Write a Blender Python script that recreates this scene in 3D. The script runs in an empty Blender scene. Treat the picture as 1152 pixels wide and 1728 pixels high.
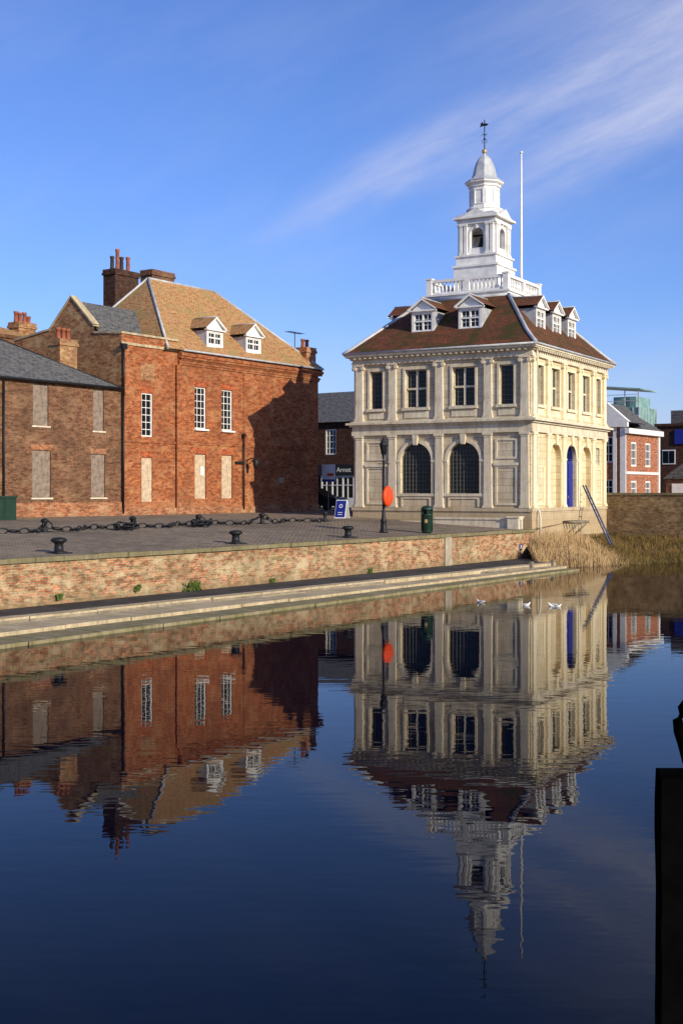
import bpy, math, random
from mathutils import Vector, Matrix, noise
random.seed(7)
scene=bpy.context.scene
COL=scene.collection
R=math.radians
# ------------------------------------------------------------------ materials
def new_mat(name):
    m=bpy.data.materials.new(name); m.use_nodes=True
    nt=m.node_tree; b=nt.nodes["Principled BSDF"]
    return m,nt,b
def N(nt,t,**kw):
    n=nt.nodes.new(t)
    for k,v in kw.items(): setattr(n,k,v)
    return n
def mixc(nt,fac,a,b,mode='MIX'):
    n=nt.nodes.new('ShaderNodeMixRGB'); n.blend_type=mode
    for i,v in enumerate((fac,a,b)):
        if isinstance(v,bpy.types.NodeSocket): nt.links.new(v,n.inputs[i])
        elif i==0: n.inputs[0].default_value=v
        else: n.inputs[i].default_value=(*v,1)
    return n.outputs[0]
def noise_n(nt,vec,scale,detail=4,rough=.6,mscale=None):
    if mscale:
        mp=N(nt,'ShaderNodeMapping'); mp.inputs['Scale'].default_value=mscale
        nt.links.new(vec,mp.inputs['Vector']); vec=mp.outputs[0]
    n=N(nt,'ShaderNodeTexNoise'); n.inputs['Scale'].default_value=scale
    n.inputs['Detail'].default_value=detail; n.inputs['Roughness'].default_value=rough
    nt.links.new(vec,n.inputs['Vector']); return n.outputs['Fac']
def ramp(nt,fac,p0,p1,c0=(0,0,0),c1=(1,1,1)):
    r=N(nt,'ShaderNodeValToRGB'); e=r.color_ramp.elements
    e[0].position=p0; e[1].position=p1; e[0].color=(*c0,1); e[1].color=(*c1,1)
    nt.links.new(fac,r.inputs[0]); return r.outputs[0]
def scl(nt,f,k):
    sc=N(nt,'ShaderNodeMath',operation='MULTIPLY'); nt.links.new(f,sc.inputs[0]); sc.inputs[1].default_value=k; return sc.outputs[0]
def bump(nt,b,h,strength=.4,dist=.02):
    n=N(nt,'ShaderNodeBump'); n.inputs['Strength'].default_value=strength; n.inputs['Distance'].default_value=dist
    nt.links.new(h,n.inputs['Height']); nt.links.new(n.outputs[0],b.inputs['Normal'])
def lowstain(nt,uv,col,z0,z1,c,amt):
    # weathering that rises from the foot of a wall (v coordinate is height)
    s=N(nt,'ShaderNodeSeparateXYZ'); nt.links.new(uv,s.inputs[0])
    nz=noise_n(nt,uv,1.2,6,.7)
    a=N(nt,'ShaderNodeMath',operation='MULTIPLY_ADD'); nt.links.new(nz,a.inputs[0]); a.inputs[1].default_value=(z1-z0)*1.6; nt.links.new(s.outputs[1],a.inputs[2])
    mr=N(nt,'ShaderNodeMapRange'); nt.links.new(a.outputs[0],mr.inputs[0])
    mr.inputs[1].default_value=z1+(z1-z0)*.6; mr.inputs[2].default_value=z0+(z1-z0)*.6; mr.inputs[3].default_value=0; mr.inputs[4].default_value=amt
    return mixc(nt,mr.outputs[0],col,c)
def plain(name,c,rough=.6,metal=0,var=.25,scale=3.,spec=.5):
    m,nt,b=new_mat(name); tc=N(nt,'ShaderNodeTexCoord')
    f=noise_n(nt,tc.outputs['Object'],scale,5)
    f=ramp(nt,f,.3,.7)
    d=tuple(x*(1-var) for x in c); l=tuple(min(1,x*(1+var*.5)) for x in c)
    nt.links.new(mixc(nt,f,d,l),b.inputs['Base Color'])
    b.inputs['Roughness'].default_value=rough; b.inputs['Metallic'].default_value=metal; b.inputs['Specular IOR Level'].default_value=spec
    return m
def brick(name,c1,c2,mortar,dirt=(.05,.04,.035),dirtamt=.5,bw=.23,rh=.078,ms=.009,pale=None,paleamt=.3,rough=.9,moss=None,vary=.75,low=None):
    m,nt,b=new_mat(name); uv=N(nt,'ShaderNodeTexCoord').outputs['UV']
    br=N(nt,'ShaderNodeTexBrick'); nt.links.new(uv,br.inputs['Vector'])
    br.inputs['Scale'].default_value=1; br.inputs['Brick Width'].default_value=bw; br.inputs['Row Height'].default_value=rh
    br.inputs['Mortar Size'].default_value=ms; br.inputs['Mortar Smooth'].default_value=.3; br.inputs['Bias'].default_value=0
    br.inputs['Color1'].default_value=(*c1,1); br.inputs['Color2'].default_value=(*c2,1); br.inputs['Mortar'].default_value=(*mortar,1)
    col=br.outputs['Color']
    f=ramp(nt,noise_n(nt,uv,1,3,.75,(2.6,6.5,1)),.4,.58)
    col=mixc(nt,f,mixc(nt,vary,col,(.3,.24,.22),'MULTIPLY'),col)
    f=ramp(nt,noise_n(nt,uv,1,2,.7,(3.4,8.5,1)),.6,.68)
    col=mixc(nt,scl(nt,f,.55),col,tuple(min(1,x*1.5+.06) for x in c1))
    if pale:
        f=ramp(nt,noise_n(nt,uv,1.1,7,.75,(.8,1.4,1)),.5,.6)
        col=mixc(nt,scl(nt,f,paleamt),col,pale)
    f=ramp(nt,noise_n(nt,uv,.45,8,.7),.44,.62)
    col=mixc(nt,scl(nt,f,dirtamt),col,dirt)
    if moss:
        f=ramp(nt,noise_n(nt,uv,1.3,7,.75,(.5,2,1)),.55,.66)
        col=mixc(nt,scl(nt,f,.7),col,moss)
    if low: col=lowstain(nt,uv,col,*low)
    nt.links.new(col,b.inputs['Base Color']); b.inputs['Roughness'].default_value=rough
    b.inputs['Specular IOR Level'].default_value=.12
    h=mixc(nt,.5,br.outputs['Fac'],noise_n(nt,uv,25,3),'MIX')
    inv=N(nt,'ShaderNodeInvert'); nt.links.new(h,inv.inputs['Color'])
    bump(nt,b,inv.outputs[0],.8,.02)
    return m
def stone(name,base,warm,grey,streak=.5,joints=True,rough=.85,dark=(.12,.1,.07),low=None):
    m,nt,b=new_mat(name); uv=N(nt,'ShaderNodeTexCoord').outputs['UV']; oc=N(nt,'ShaderNodeTexCoord').outputs['Object']
    f=ramp(nt,noise_n(nt,oc,.8,6,.7),.38,.62); col=mixc(nt,f,base,warm)
    f=ramp(nt,noise_n(nt,uv,1,7,.75,(3.5,.45,1)),.45,.65)
    col=mixc(nt,scl(nt,f,streak),col,grey)
    f=ramp(nt,noise_n(nt,oc,2.1,9,.8),.54,.68)
    col=mixc(nt,scl(nt,f,.6*streak+.1),col,dark)
    if joints:
        br=N(nt,'ShaderNodeTexBrick'); nt.links.new(uv,br.inputs['Vector'])
        br.inputs['Scale'].default_value=1; br.inputs['Brick Width'].default_value=.85; br.inputs['Row Height'].default_value=.36
        br.inputs['Mortar Size'].default_value=.014; br.inputs['Color1'].default_value=(1,1,1,1); br.inputs['Color2'].default_value=(.8,.78,.74,1); br.inputs['Mortar'].default_value=(.45,.4,.33,1)
        col=mixc(nt,.8,col,br.outputs['Color'],'MULTIPLY')
    if low: col=lowstain(nt,uv,col,*low)
    nt.links.new(col,b.inputs['Base Color']); b.inputs['Roughness'].default_value=rough
    b.inputs['Specular IOR Level'].default_value=.15
    bump(nt,b,noise_n(nt,oc,14,6,.7),.45,.03)
    return m
def tiles(name,cols,bw=.2,rh=.14,moss=None,mossamt=.6,mosslow=.45):
    m,nt,b=new_mat(name); uv=N(nt,'ShaderNodeTexCoord').outputs['UV']
    br=N(nt,'ShaderNodeTexBrick'); nt.links.new(uv,br.inputs['Vector'])
    br.inputs['Scale'].default_value=1; br.inputs['Brick Width'].default_value=bw; br.inputs['Row Height'].default_value=rh
    br.inputs['Mortar Size'].default_value=.014; br.inputs['Color1'].default_value=(*cols[0],1); br.inputs['Color2'].default_value=(*cols[1],1); br.inputs['Mortar'].default_value=(*[c*.25 for c in cols[0]],1)
    col=br.outputs['Color']
    f=ramp(nt,noise_n(nt,uv,1,3,.8,(2.5,4,1)),.42,.56); col=mixc(nt,f,col,cols[2])
    f=ramp(nt,noise_n(nt,uv,1,3,.8,(3.5,6,1)),.56,.64); col=mixc(nt,scl(nt,f,.7),col,tuple(c*.3 for c in cols[1]))
    if moss:
        f=ramp(nt,noise_n(nt,uv,.8,9,.75),mosslow,mosslow+.13)
        col=mixc(nt,scl(nt,f,mossamt),col,moss)
    nt.links.new(col,b.inputs['Base Color']); b.inputs['Roughness'].default_value=.9
    b.inputs['Specular IOR Level'].default_value=.12
    inv=N(nt,'ShaderNodeInvert'); nt.links.new(br.outputs['Fac'],inv.inputs['Color'])
    bump(nt,b,mixc(nt,.5,inv.outputs[0],noise_n(nt,uv,6,5,.75)),1.0,.06)
    return m

M={}
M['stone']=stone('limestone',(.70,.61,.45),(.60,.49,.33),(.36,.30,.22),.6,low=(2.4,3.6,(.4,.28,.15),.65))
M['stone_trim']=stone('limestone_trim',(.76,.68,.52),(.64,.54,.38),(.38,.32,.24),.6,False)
M['stone_side']=stone('limestone_warm',(.80,.69,.46),(.74,.59,.35),(.53,.43,.28),.4,low=(1.6,3.4,(.5,.32,.17),.65))  # copy of the front limestone, lightened and warmed to paint sunlight on the side
M['stone_side_trim']=stone('limestone_warm_trim',(.86,.76,.54),(.78,.65,.41),(.55,.46,.32),.4,False)  # trim copy with the same painted sunlight
M['stone_ledge']=stone('ledge_stone',(.56,.45,.29),(.44,.35,.21),(.22,.18,.11),.8,False)
M['cop']=stone('coping_stone',(.25,.21,.12),(.18,.155,.075),(.1,.085,.05),.7,False)
M['algae']=stone('algae_stone',(.33,.27,.16),(.22,.19,.09),(.09,.085,.04),.8,False)
M['brick_main']=brick('brick_orange',(.54,.155,.05),(.35,.09,.035),(.36,.22,.12),dirtamt=.4,dirt=(.13,.05,.027),pale=(.56,.3,.14),paleamt=.42,low=(2.2,3.6,(.45,.26,.14),.5))
M['brick_low']=brick('brick_brown',(.27,.115,.055),(.16,.072,.04),(.25,.18,.12),dirtamt=.45,dirt=(.07,.042,.028),pale=(.37,.23,.13),paleamt=.4)
M['brick_plinth']=brick('brick_plinth',(.54,.19,.08),(.36,.12,.05),(.44,.32,.2),dirtamt=.3,pale=(.58,.4,.24),paleamt=.45)
M['brick_lintel']=brick('brick_lintel',(.58,.14,.045),(.46,.1,.035),(.42,.2,.11),dirtamt=.2,bw=.09,rh=.4)
M['brick_gable']=brick('brick_gable',(.5,.245,.11),(.35,.15,.07),(.46,.33,.19),dirtamt=.4,dirt=(.16,.09,.05),pale=(.58,.41,.21),paleamt=.6)
M['brick_quay']=brick('brick_quay',(.58,.18,.08),(.44,.29,.15),(.48,.4,.25),dirtamt=.5,dirt=(.15,.11,.06),ms=.014,pale=(.58,.47,.28),paleamt=.75,moss=(.14,.125,.045),vary=.9,low=(.3,.75,(.2,.16,.085),.8))
M['brick_dark']=brick('brick_dark',(.11,.045,.028),(.075,.034,.023),(.09,.065,.045),dirtamt=.4)
M['brick_far']=brick('brick_far',(.52,.19,.1),(.43,.15,.08),(.5,.3,.2),dirtamt=.1)
M['brick_bridge']=brick('brick_bridge',(.32,.2,.1),(.2,.13,.07),(.28,.21,.12),dirtamt=.5,dirt=(.1,.07,.04),pale=(.44,.32,.18),paleamt=.6,ms=.014,moss=(.09,.085,.03))
M['tile_ch']=tiles('tile_mossy',((.28,.095,.045),(.18,.065,.035),(.14,.055,.035)),moss=(.06,.055,.02),mossamt=.9,mosslow=.45)
M['tile_main']=tiles('tile_orange',((.56,.27,.12),(.4,.17,.08),(.5,.29,.13)),moss=(.31,.25,.1),mossamt=.7,mosslow=.48)
M['slate']=tiles('slate_grey',((.12,.12,.125),(.08,.082,.09),(.15,.145,.14)),bw=.3,rh=.22,moss=(.15,.13,.09),mossamt=.4,mosslow=.55)
M['white']=plain('white_paint',(.8,.78,.74),.5,0,.12)
M['white_weather']=plain('weathered_white_paint',(.82,.8,.76),.6,0,.25,2.)
M['lead']=plain('lead_sheet',(.46,.47,.49),.5,0,.35,2.)
m,nt,b=new_mat('window_pane'); b.inputs['Base Color'].default_value=(.01,.011,.013,1); b.inputs['Roughness'].default_value=.12
b.inputs['Specular IOR Level'].default_value=.3
tc=N(nt,'ShaderNodeTexCoord'); bump(nt,b,noise_n(nt,tc.outputs['Object'],5,2),.3,.02); M['pane']=m
M['leadbar']=plain('leading',(.12,.12,.11),.7)
M['board']=plain('window_board',(.56,.43,.29),.8,0,.4,4.)
M['board_grey']=plain('window_board_grey',(.26,.2,.155),.85,0,.5,4.,.2)
M['black']=plain('black_iron',(.016,.016,.017),.5,0,.4,3,.3)
M['tar']=plain('tarred_timber',(.003,.003,.003),1.,0,.5,3,.0)  # near-black without specular: the backlit silhouette look is put into the colour
M['blue']=plain('blue_paint',(.012,.022,.24),.45,0,.2)
M['blue_dull']=plain('dull_blue_paint',(.04,.06,.15),.6,0,.4)
M['red']=plain('orange_red_plastic',(.8,.075,.015),.5,0,.2,3,.2)
M['green']=plain('green_plastic',(.006,.032,.016),.55,0,.3)
M['gold']=plain('gilded_metal',(.5,.36,.16),.4,.3,.2)
M['pot']=plain('terracotta_pot',(.36,.1,.045),.8,0,.5)
M['pot_dark']=plain('sooty_pot',(.04,.032,.03),.8,0,.35)
M['pipe']=plain('cream_pipe',(.6,.56,.45),.5)
M['glass_green']=plain('green_glass',(.22,.38,.33),.25,0,.6,.5)
M['asphalt']=plain('asphalt',(.06,.057,.055),.9,0,.5,1.2,.2)
M['timber']=plain('weathered_timber',(.25,.21,.15),.85,0,.45,2.5)
M['bird']=plain('white_feathers',(.8,.8,.78),.8,0,.05)
M['rubber']=plain('rubber',(.02,.02,.02),.8)
M['carpaint']=plain('dark_car_paint',(.02,.022,.028),.2)
M['concrete']=plain('concrete',(.38,.32,.23),.9,0,.35,2.)
def veg(name,c0,c1,c2):
    m,nt,b=new_mat(name); oc=N(nt,'ShaderNodeTexCoord').outputs['Object']
    col=mixc(nt,ramp(nt,noise_n(nt,oc,7,4,.8),.35,.65),c0,c1)
    col=mixc(nt,ramp(nt,noise_n(nt,oc,.7,4,.7),.4,.65),col,c2)
    nt.links.new(col,b.inputs['Base Color']); b.inputs['Roughness'].default_value=.9; b.inputs['Specular IOR Level'].default_value=.1
    return m
M['reed']=veg('dry_reed',(.62,.44,.23),(.42,.28,.13),(.54,.37,.19))
M['grass']=veg('rough_grass',(.17,.125,.04),(.09,.08,.025),(.24,.15,.055))
M['weed']=veg('green_weed',(.07,.12,.02),(.05,.08,.02),(.1,.13,.03))
M['bank']=veg('muddy_bank',(.14,.095,.04),(.08,.055,.03),(.18,.11,.045))
m,nt,b=new_mat('stone_setts'); uv=N(nt,'ShaderNodeTexCoord').outputs['UV']
br=N(nt,'ShaderNodeTexBrick'); nt.links.new(uv,br.inputs['Vector']); br.inputs['Scale'].default_value=1
br.inputs['Brick Width'].default_value=.34; br.inputs['Row Height'].default_value=.2; br.inputs['Mortar Size'].default_value=.022
br.inputs['Color1'].default_value=(.39,.305,.22,1); br.inputs['Color2'].default_value=(.23,.18,.135,1); br.inputs['Mortar'].default_value=(.075,.06,.042,1)
col=mixc(nt,scl(nt,ramp(nt,noise_n(nt,uv,.3,8,.75),.42,.6),.6),br.outputs['Color'],(.36,.285,.2))
col=mixc(nt,scl(nt,ramp(nt,noise_n(nt,uv,1,4,.8,(2.2,3.5,1)),.5,.62),.7),col,(.12,.095,.07))
col=mixc(nt,scl(nt,ramp(nt,noise_n(nt,uv,.12,6,.7),.5,.62),.5),col,(.13,.105,.08))
nt.links.new(col,b.inputs['Base Color']); b.inputs['Roughness'].default_value=.95; b.inputs['Specular IOR Level'].default_value=.05
inv=N(nt,'ShaderNodeInvert'); nt.links.new(br.outputs['Fac'],inv.inputs['Color']); bump(nt,b,mixc(nt,.5,inv.outputs[0],noise_n(nt,uv,5,4,.7)),1.,.07)
M['setts']=m
m,nt,b=new_mat('water_surface'); oc=N(nt,'ShaderNodeTexCoord').outputs['Object']
b.inputs['Base Color'].default_value=(.0008,.0015,.007,1); b.inputs['Roughness'].default_value=.0; b.inputs['IOR'].default_value=1.16
h1=noise_n(nt,oc,1,2,.5,(.9,2.2,1)); h2=noise_n(nt,oc,1,2,.5,(.2,.45,1)); h3=noise_n(nt,oc,1,1,.5,(2.4,6,1))
a=N(nt,'ShaderNodeMath',operation='MULTIPLY_ADD'); nt.links.new(h2,a.inputs[0]); a.inputs[1].default_value=1.0; nt.links.new(h1,a.inputs[2])
a2=N(nt,'ShaderNodeMath',operation='MULTIPLY_ADD'); nt.links.new(h3,a2.inputs[0]); a2.inputs[1].default_value=.35; nt.links.new(a.outputs[0],a2.inputs[2])
bump(nt,b,a2.outputs[0],1.0,.0017)
M['water']=m
# ------------------------------------------------------------------ geometry helper
class G:
    def __init__(s,T=None):
        s.v=[];s.f=[];s.mi=[];s.uv=[];s.sm=[];s.T=T or (lambda x,y,z:(x,y,z));s.m=0
    def poly(s,pts,smooth=False,raw=False):
        P=[Vector(p) if raw else Vector(s.T(*p)) for p in pts]
        n=Vector((0,0,0))
        for i in range(len(P)):
            a,b=P[i],P[(i+1)%len(P)]
            n+=Vector(((a.y-b.y)*(a.z+b.z),(a.z-b.z)*(a.x+b.x),(a.x-b.x)*(a.y+b.y)))
        if n.length<1e-12: n=Vector((0,0,1))
        n.normalize()
        if abs(n.z)>.98: t=Vector((1,0,0)); bb=Vector((0,1,0))
        else:
            t=Vector((-n.y,n.x,0)).normalized(); bb=n.cross(t)
            if bb.z<0: bb=-bb
        i0=len(s.v); s.v+=[tuple(p) for p in P]; s.f.append(tuple(range(i0,i0+len(P))))
        s.uv+=[(p.dot(t),p.dot(bb)) for p in P]; s.mi.append(s.m); s.sm.append(smooth)
    def box(s,x0,x1,y0,y1,z0,z1):
        c=[(x0,y0),(x1,y0),(x1,y1),(x0,y1)]
        for i in range(4):
            a,b=c[i],c[(i+1)%4]
            s.poly([(a[0],a[1],z0),(b[0],b[1],z0),(b[0],b[1],z1),(a[0],a[1],z1)])
        s.poly([(x,y,z1) for x,y in c]); s.poly([(x,y,z0) for x,y in reversed(c)])
    def prism(s,prof,y0,y1):
        n=len(prof)
        s.poly([(x,y0,z) for x,z in prof]); s.poly([(x,y1,z) for x,z in reversed(prof)])
        for i in range(n):
            a,b=prof[i],prof[(i+1)%n]
            s.poly([(a[0],y0,a[1]),(a[0],y1,a[1]),(b[0],y1,b[1]),(b[0],y0,b[1])])
    def rings(s,rs,close=True,smooth=False,cap=True):
        for k in range(len(rs)-1):
            A,B=rs[k],rs[k+1]; n=len(A)
            for i in range(n if close else n-1):
                j=(i+1)%n; s.poly([A[i],A[j],B[j],B[i]],smooth)
        if cap: s.poly(list(reversed(rs[0]))); s.poly(rs[-1])
    def lathe(s,cx,cy,prof,n=12,rot=0,smooth=True):
        rs=[[(cx+r*math.cos(rot+2*math.pi*i/n),cy+r*math.sin(rot+2*math.pi*i/n),z) for i in range(n)] for r,z in prof]
        s.rings(rs,smooth=smooth)
    def tube(s,pts,r,n=6,smooth=True):
        pts=[Vector(p) for p in pts]; rs=[]
        for i,p in enumerate(pts):
            d=(pts[min(i+1,len(pts)-1)]-pts[max(i-1,0)]).normalized()
            a=Vector((0,0,1)) if abs(d.z)<.9 else Vector((1,0,0))
            u=d.cross(a).normalized(); w=d.cross(u)
            rr=r[i] if isinstance(r,(list,tuple)) else r
            rs.append([tuple(p+u*rr*math.cos(2*math.pi*k/n)+w*rr*math.sin(2*math.pi*k/n)) for k in range(n)])
        s.rings(rs,smooth=smooth)
    def wall(s,a0,a1,z0,z1,ops,depth=.25,d=0):
        A=sorted({a0,a1}|{o[0] for o in ops}|{o[1] for o in ops}); Z=sorted({z0,z1}|{o[2] for o in ops}|{o[3] for o in ops})
        for i in range(len(A)-1):
            for j in range(len(Z)-1):
                ca=(A[i]+A[i+1])/2; cz=(Z[j]+Z[j+1])/2
                if any(o[0]<ca<o[1] and o[2]<cz<o[3] for o in ops): continue
                s.poly([(A[i],d,Z[j]),(A[i+1],d,Z[j]),(A[i+1],d,Z[j+1]),(A[i],d,Z[j+1])])
        for o in ops:
            x0,x1,b,t=o[:4]; arch=len(o)>4 and o[4]; D=d+depth
            zs=t-(x1-x0)/2 if arch else t
            s.poly([(x0,d,b),(x0,D,b),(x0,D,zs),(x0,d,zs)]); s.poly([(x1,D,b),(x1,d,b),(x1,d,zs),(x1,D,zs)])
            s.poly([(x0,d,b),(x1,d,b),(x1,D,b),(x0,D,b)])
            if not arch: s.poly([(x0,d,t),(x0,D,t),(x1,D,t),(x1,d,t)])
            else:
                r=(x1-x0)/2; c=(x0+x1)/2; n=16
                P=[(c-r*math.cos(math.pi*k/n),zs+r*math.sin(math.pi*k/n)) for k in range(n+1)]
                for k in range(n):
                    p,q=P[k],P[k+1]
                    s.poly([(p[0],d,p[1]),(q[0],d,q[1]),(q[0],d,t),(p[0],d,t)])
                    s.poly([(p[0],d,p[1]),(p[0],D,p[1]),(q[0],D,q[1]),(q[0],d,q[1])])
    def arc(s,c,zs,r0,r1,d0,d1,n=16,a0=0,a1=math.pi):
        for k in range(n):
            t0=a0+(a1-a0)*k/n; t1=a0+(a1-a0)*(k+1)/n
            q=[(c-r*math.cos(t),zs+r*math.sin(t)) for r,t in ((r0,t0),(r1,t0),(r1,t1),(r0,t1))]
            s.poly([(x,d0,z) for x,z in q])
            s.poly([(q[1][0],d0,q[1][1]),(q[1][0],d1,q[1][1]),(q[2][0],d1,q[2][1]),(q[2][0],d0,q[2][1])])
            s.poly([(q[0][0],d0,q[0][1]),(q[3][0],d0,q[3][1]),(q[3][0],d1,q[3][1]),(q[0][0],d1,q[0][1])])
    def mesh(s,name,mats):
        me=bpy.data.meshes.new(name); me.from_pydata(s.v,[],s.f)
        ul=me.uv_layers.new(name='UVMap')
        for i,p in enumerate(me.polygons):
            p.material_index=s.mi[i]; p.use_smooth=s.sm[i]
        flat=[c for u in s.uv for c in u]; ul.data.foreach_set('uv',flat)
        for mt in (mats if isinstance(mats,(list,tuple)) else [mats]): me.materials.append(M[mt])
        if any(s.sm):
            import bmesh
            bm=bmesh.new(); bm.from_mesh(me); bmesh.ops.remove_doubles(bm,verts=bm.verts,dist=1e-5); bm.to_mesh(me); bm.free()
        me.update(); return me
def obj(name,data,parent=None,loc=(0,0,0),rz=0,label=None,**kw):
    o=bpy.data.objects.new(name,data); COL.objects.link(o)
    if parent: o.parent=parent
    o.location=loc; o.rotation_euler=(0,0,rz)
    if label: o['label']=label
    for k,v in kw.items(): o[k]=v
    return o
def part(g,name,parent,mats,z0=0,label=None): return obj(name,g.mesh(name,mats),parent,(0,0,-z0),0,label)
def thing(name,loc,rz,label,category,group=None):
    o=obj(name,None,None,loc,rz,label,category=category)
    if group: o['group']=group
    return o
def solo(g,name,mats,label,category,loc=(0,0,0),rz=0,group=None):
    o=obj(name,g.mesh(name,mats),None,loc,rz,label,category=category)
    if group: o['group']=group
    return o
def dup_tree(o,loc,rz):
    c=o.copy(); COL.objects.link(c); c.location=loc; c.rotation_euler=(0,0,rz)
    for ch in o.children:
        k=ch.copy(); COL.objects.link(k); k.parent=c; k.matrix_parent_inverse=ch.matrix_parent_inverse.copy()
    return c
def text_mesh(body,size):
    cu=bpy.data.curves.new('lettering','FONT'); cu.body=body; cu.size=size; cu.extrude=.006
    o=bpy.data.objects.new('tmp',cu); COL.objects.link(o)
    bpy.context.view_layer.update()
    me=bpy.data.meshes.new_from_object(o.evaluated_get(bpy.context.evaluated_depsgraph_get()))
    bpy.data.objects.remove(o); return me
def lettering(body,size,parent,loc,mat,label=None,rx=90,rz=0):
    me=text_mesh(body,size); me.materials.clear(); me.materials.append(M[mat])
    o=obj('lettering',me,parent,loc,0,label); o.rotation_euler=(R(rx),0,rz); return o

Q0=Vector((-9.57,34.9)); E=Vector((.565,.825)); NN=Vector((-.825,.565))
def PW(s,t): 
    p=Q0+E*s+NN*t; return p.x,p.y
def P3(s,t,z): x,y=PW(s,t); return (x,y,z)
RE=math.atan2(.825,.565)
RF=RE-math.pi/2
def gz(t): 
    if t<11: return 1.73+.05*max(t,0)
    if t<20: return 2.28+(t-11)*.0133
    return 2.4
# ------------------------------------------------------------------ window builders
def win_mesh(w,h,cols,rows,fr=.07,bar=.028,cross=None,mats=('white','pane'),arch=False,depth=.06,transom=.55,sill=False):
    g=G(); x0,x1=-w/2,w/2; r=w/2; zs=h-r if arch else h
    def top(x): return zs+math.sqrt(max(r*r-x*x,0)) if arch else h
    def half(z): return r if z<=zs else math.sqrt(max(r*r-(z-zs)**2,0))
    g.m=1
    if arch:
        n=16; P=[(x0,0,0),(x1,0,0)]+[(r*math.cos(math.pi*k/n),0,zs+r*math.sin(math.pi*k/n)) for k in range(n+1)]
        P=[(p[0],depth,p[2]) for p in P]; g.poly(P)
    else: g.poly([(x0,depth,0),(x1,depth,0),(x1,depth,h),(x0,depth,h)])
    g.m=0; e=.004
    g.box(x0+e,x0+fr,-.01,depth-.003,0,zs-e); g.box(x1-fr,x1-e,-.01,depth-.003,0,zs-e)
    g.box(x0+fr,x1-fr,-.01,depth-.003,e,fr)
    if arch: g.arc(0,zs,r-fr,r-e,-.01,depth-.003)
    else: g.box(x0+fr,x1-fr,-.01,depth-.003,h-fr,h-e)
    if cross:
        g.box(-cross/2,cross/2,-.04,depth-.004,fr,h-fr)
        tz=h*transom; g.box(x0+fr,-cross/2,-.04,depth-.004,tz-cross/2,tz+cross/2); g.box(cross/2,x1-fr,-.04,depth-.004,tz-cross/2,tz+cross/2)
    if len(mats)>2: g.m=2
    for i in range(1,cols):
        x=x0+w*i/cols
        if cross and abs(x)<.01: continue
        g.box(x-bar/2,x+bar/2,.02,depth-.006,fr,top(x)-fr)
    for j in range(1,rows):
        z=h*j/rows; hw=half(z)-fr
        if hw>.05: g.box(-hw,hw,.026,depth-.008,z-bar/2,z+bar/2)
    if sill: g.m=0; g.box(x0-.08,x1+.08,-.25,-.012,-.1,-.003)
    return g.mesh('window',list(mats))
def board_mesh(w,h,mat):
    g=G(); g.box(-w/2+.003,w/2-.003,0,.04,.003,h-.003)
    g.box(-w/2+.003,w/2-.003,-.02,-.002,h*.5-.04,h*.5+.04)
    return g.mesh('window',[mat])
# ================================================================== CUSTOM HOUSE
W,L=10.3,11.8
CH0=Vector((9.66,63.6))+Vector((-.864,.503))*W
ZB=2.0
ch=thing('custom_house',(CH0.x,CH0.y,ZB),math.atan2(-.503,.864),'two storey cream limestone custom house with white lantern tower','custom house')
TF=lambda a,d,z:(a,d,z); TR=lambda a,d,z:(W-d,a,z); TL=lambda a,d,z:(d,L-a,z); TB=lambda a,d,z:(W-a,L-d,z)
pilF=[.3,2.35,5.15,7.95,10.0]; winF=[(1.33,.8),(3.75,1.3),(6.55,1.3),(8.97,.8)]
pilS=[.3,2.3,4.65,7.15,9.5,11.5]; winS=[(1.3,.8),(3.47,1.2),(5.9,1.2),(8.33,1.2),(10.5,.8)]
ZU0,ZU1=8.16,10.22
g=G(TF)
ops=[(c-w/2,c+w/2,ZU0,ZU1) for c,w in winF]+[(c-.92,c+.92,3.55,6.25,True) for c in (3.75,6.55)]
g.wall(0,W,.4,11.0,ops,.28)
part(g,'wall',ch,'stone',ZB,'pale limestone arcade wall')
g=G(TR)
ops=[(c-w/2,c+w/2,ZU0,ZU1) for c,w in winS]+[(c-.85,c+.85,2.75,6.25,True) for c in (3.47,8.33)]+[(5.9-.8,5.9+.8,2.3,6.25,True),(10.2,10.8,5.2,6.2)]
g.wall(0,L,.2,11.0,ops,.28)
for c in (3.47,8.33): g.poly([(c-.9,.27,2.7),(c+.9,.27,2.7),(c+.9,.27,6.3),(c-.9,.27,6.3)])
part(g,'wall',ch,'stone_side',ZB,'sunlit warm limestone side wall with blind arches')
g=G(TL); g.wall(0,L,.4,11.0,[]); g.T=TB; g.wall(0,W,.4,11.0,[]); part(g,'wall',ch,'stone',ZB)
def slab(g,o,z0,z1): g.box(-o,W+o,-o,L+o,z0,z1)
g=G(); slab(g,.1,1.2,2.62); slab(g,.16,2.62,2.8); part(g,'plinth',ch,'stone',ZB)
g=G(); slab(g,.15,6.72,6.95); slab(g,.12,6.95,7.2); slab(g,.24,7.2,7.3); slab(g,.4,7.3,7.42); slab(g,.2,7.42,7.5)
part(g,'belt_course',ch,'stone_trim',ZB)
g=G(); slab(g,.15,10.6,10.75); slab(g,.12,10.75,10.92); slab(g,.24,10.92,11.0); slab(g,.46,11.06,11.2); slab(g,.4,11.0,11.06)
def rowbox(n,Lh,T,z0,z1,d0,d1,hw):
    g.T=T
    for i in range(n):
        a=Lh*(i+.5)/n; g.box(a-hw,a+hw,d0,d1,z0,z1)
for T,Lh in ((TF,W),(TR,L),(TL,L),(TB,W)): rowbox(int(Lh/.32),Lh,T,10.9,11.003,-.38,-.242,.07)
part(g,'cornice',ch,'stone_trim',ZB)
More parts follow.
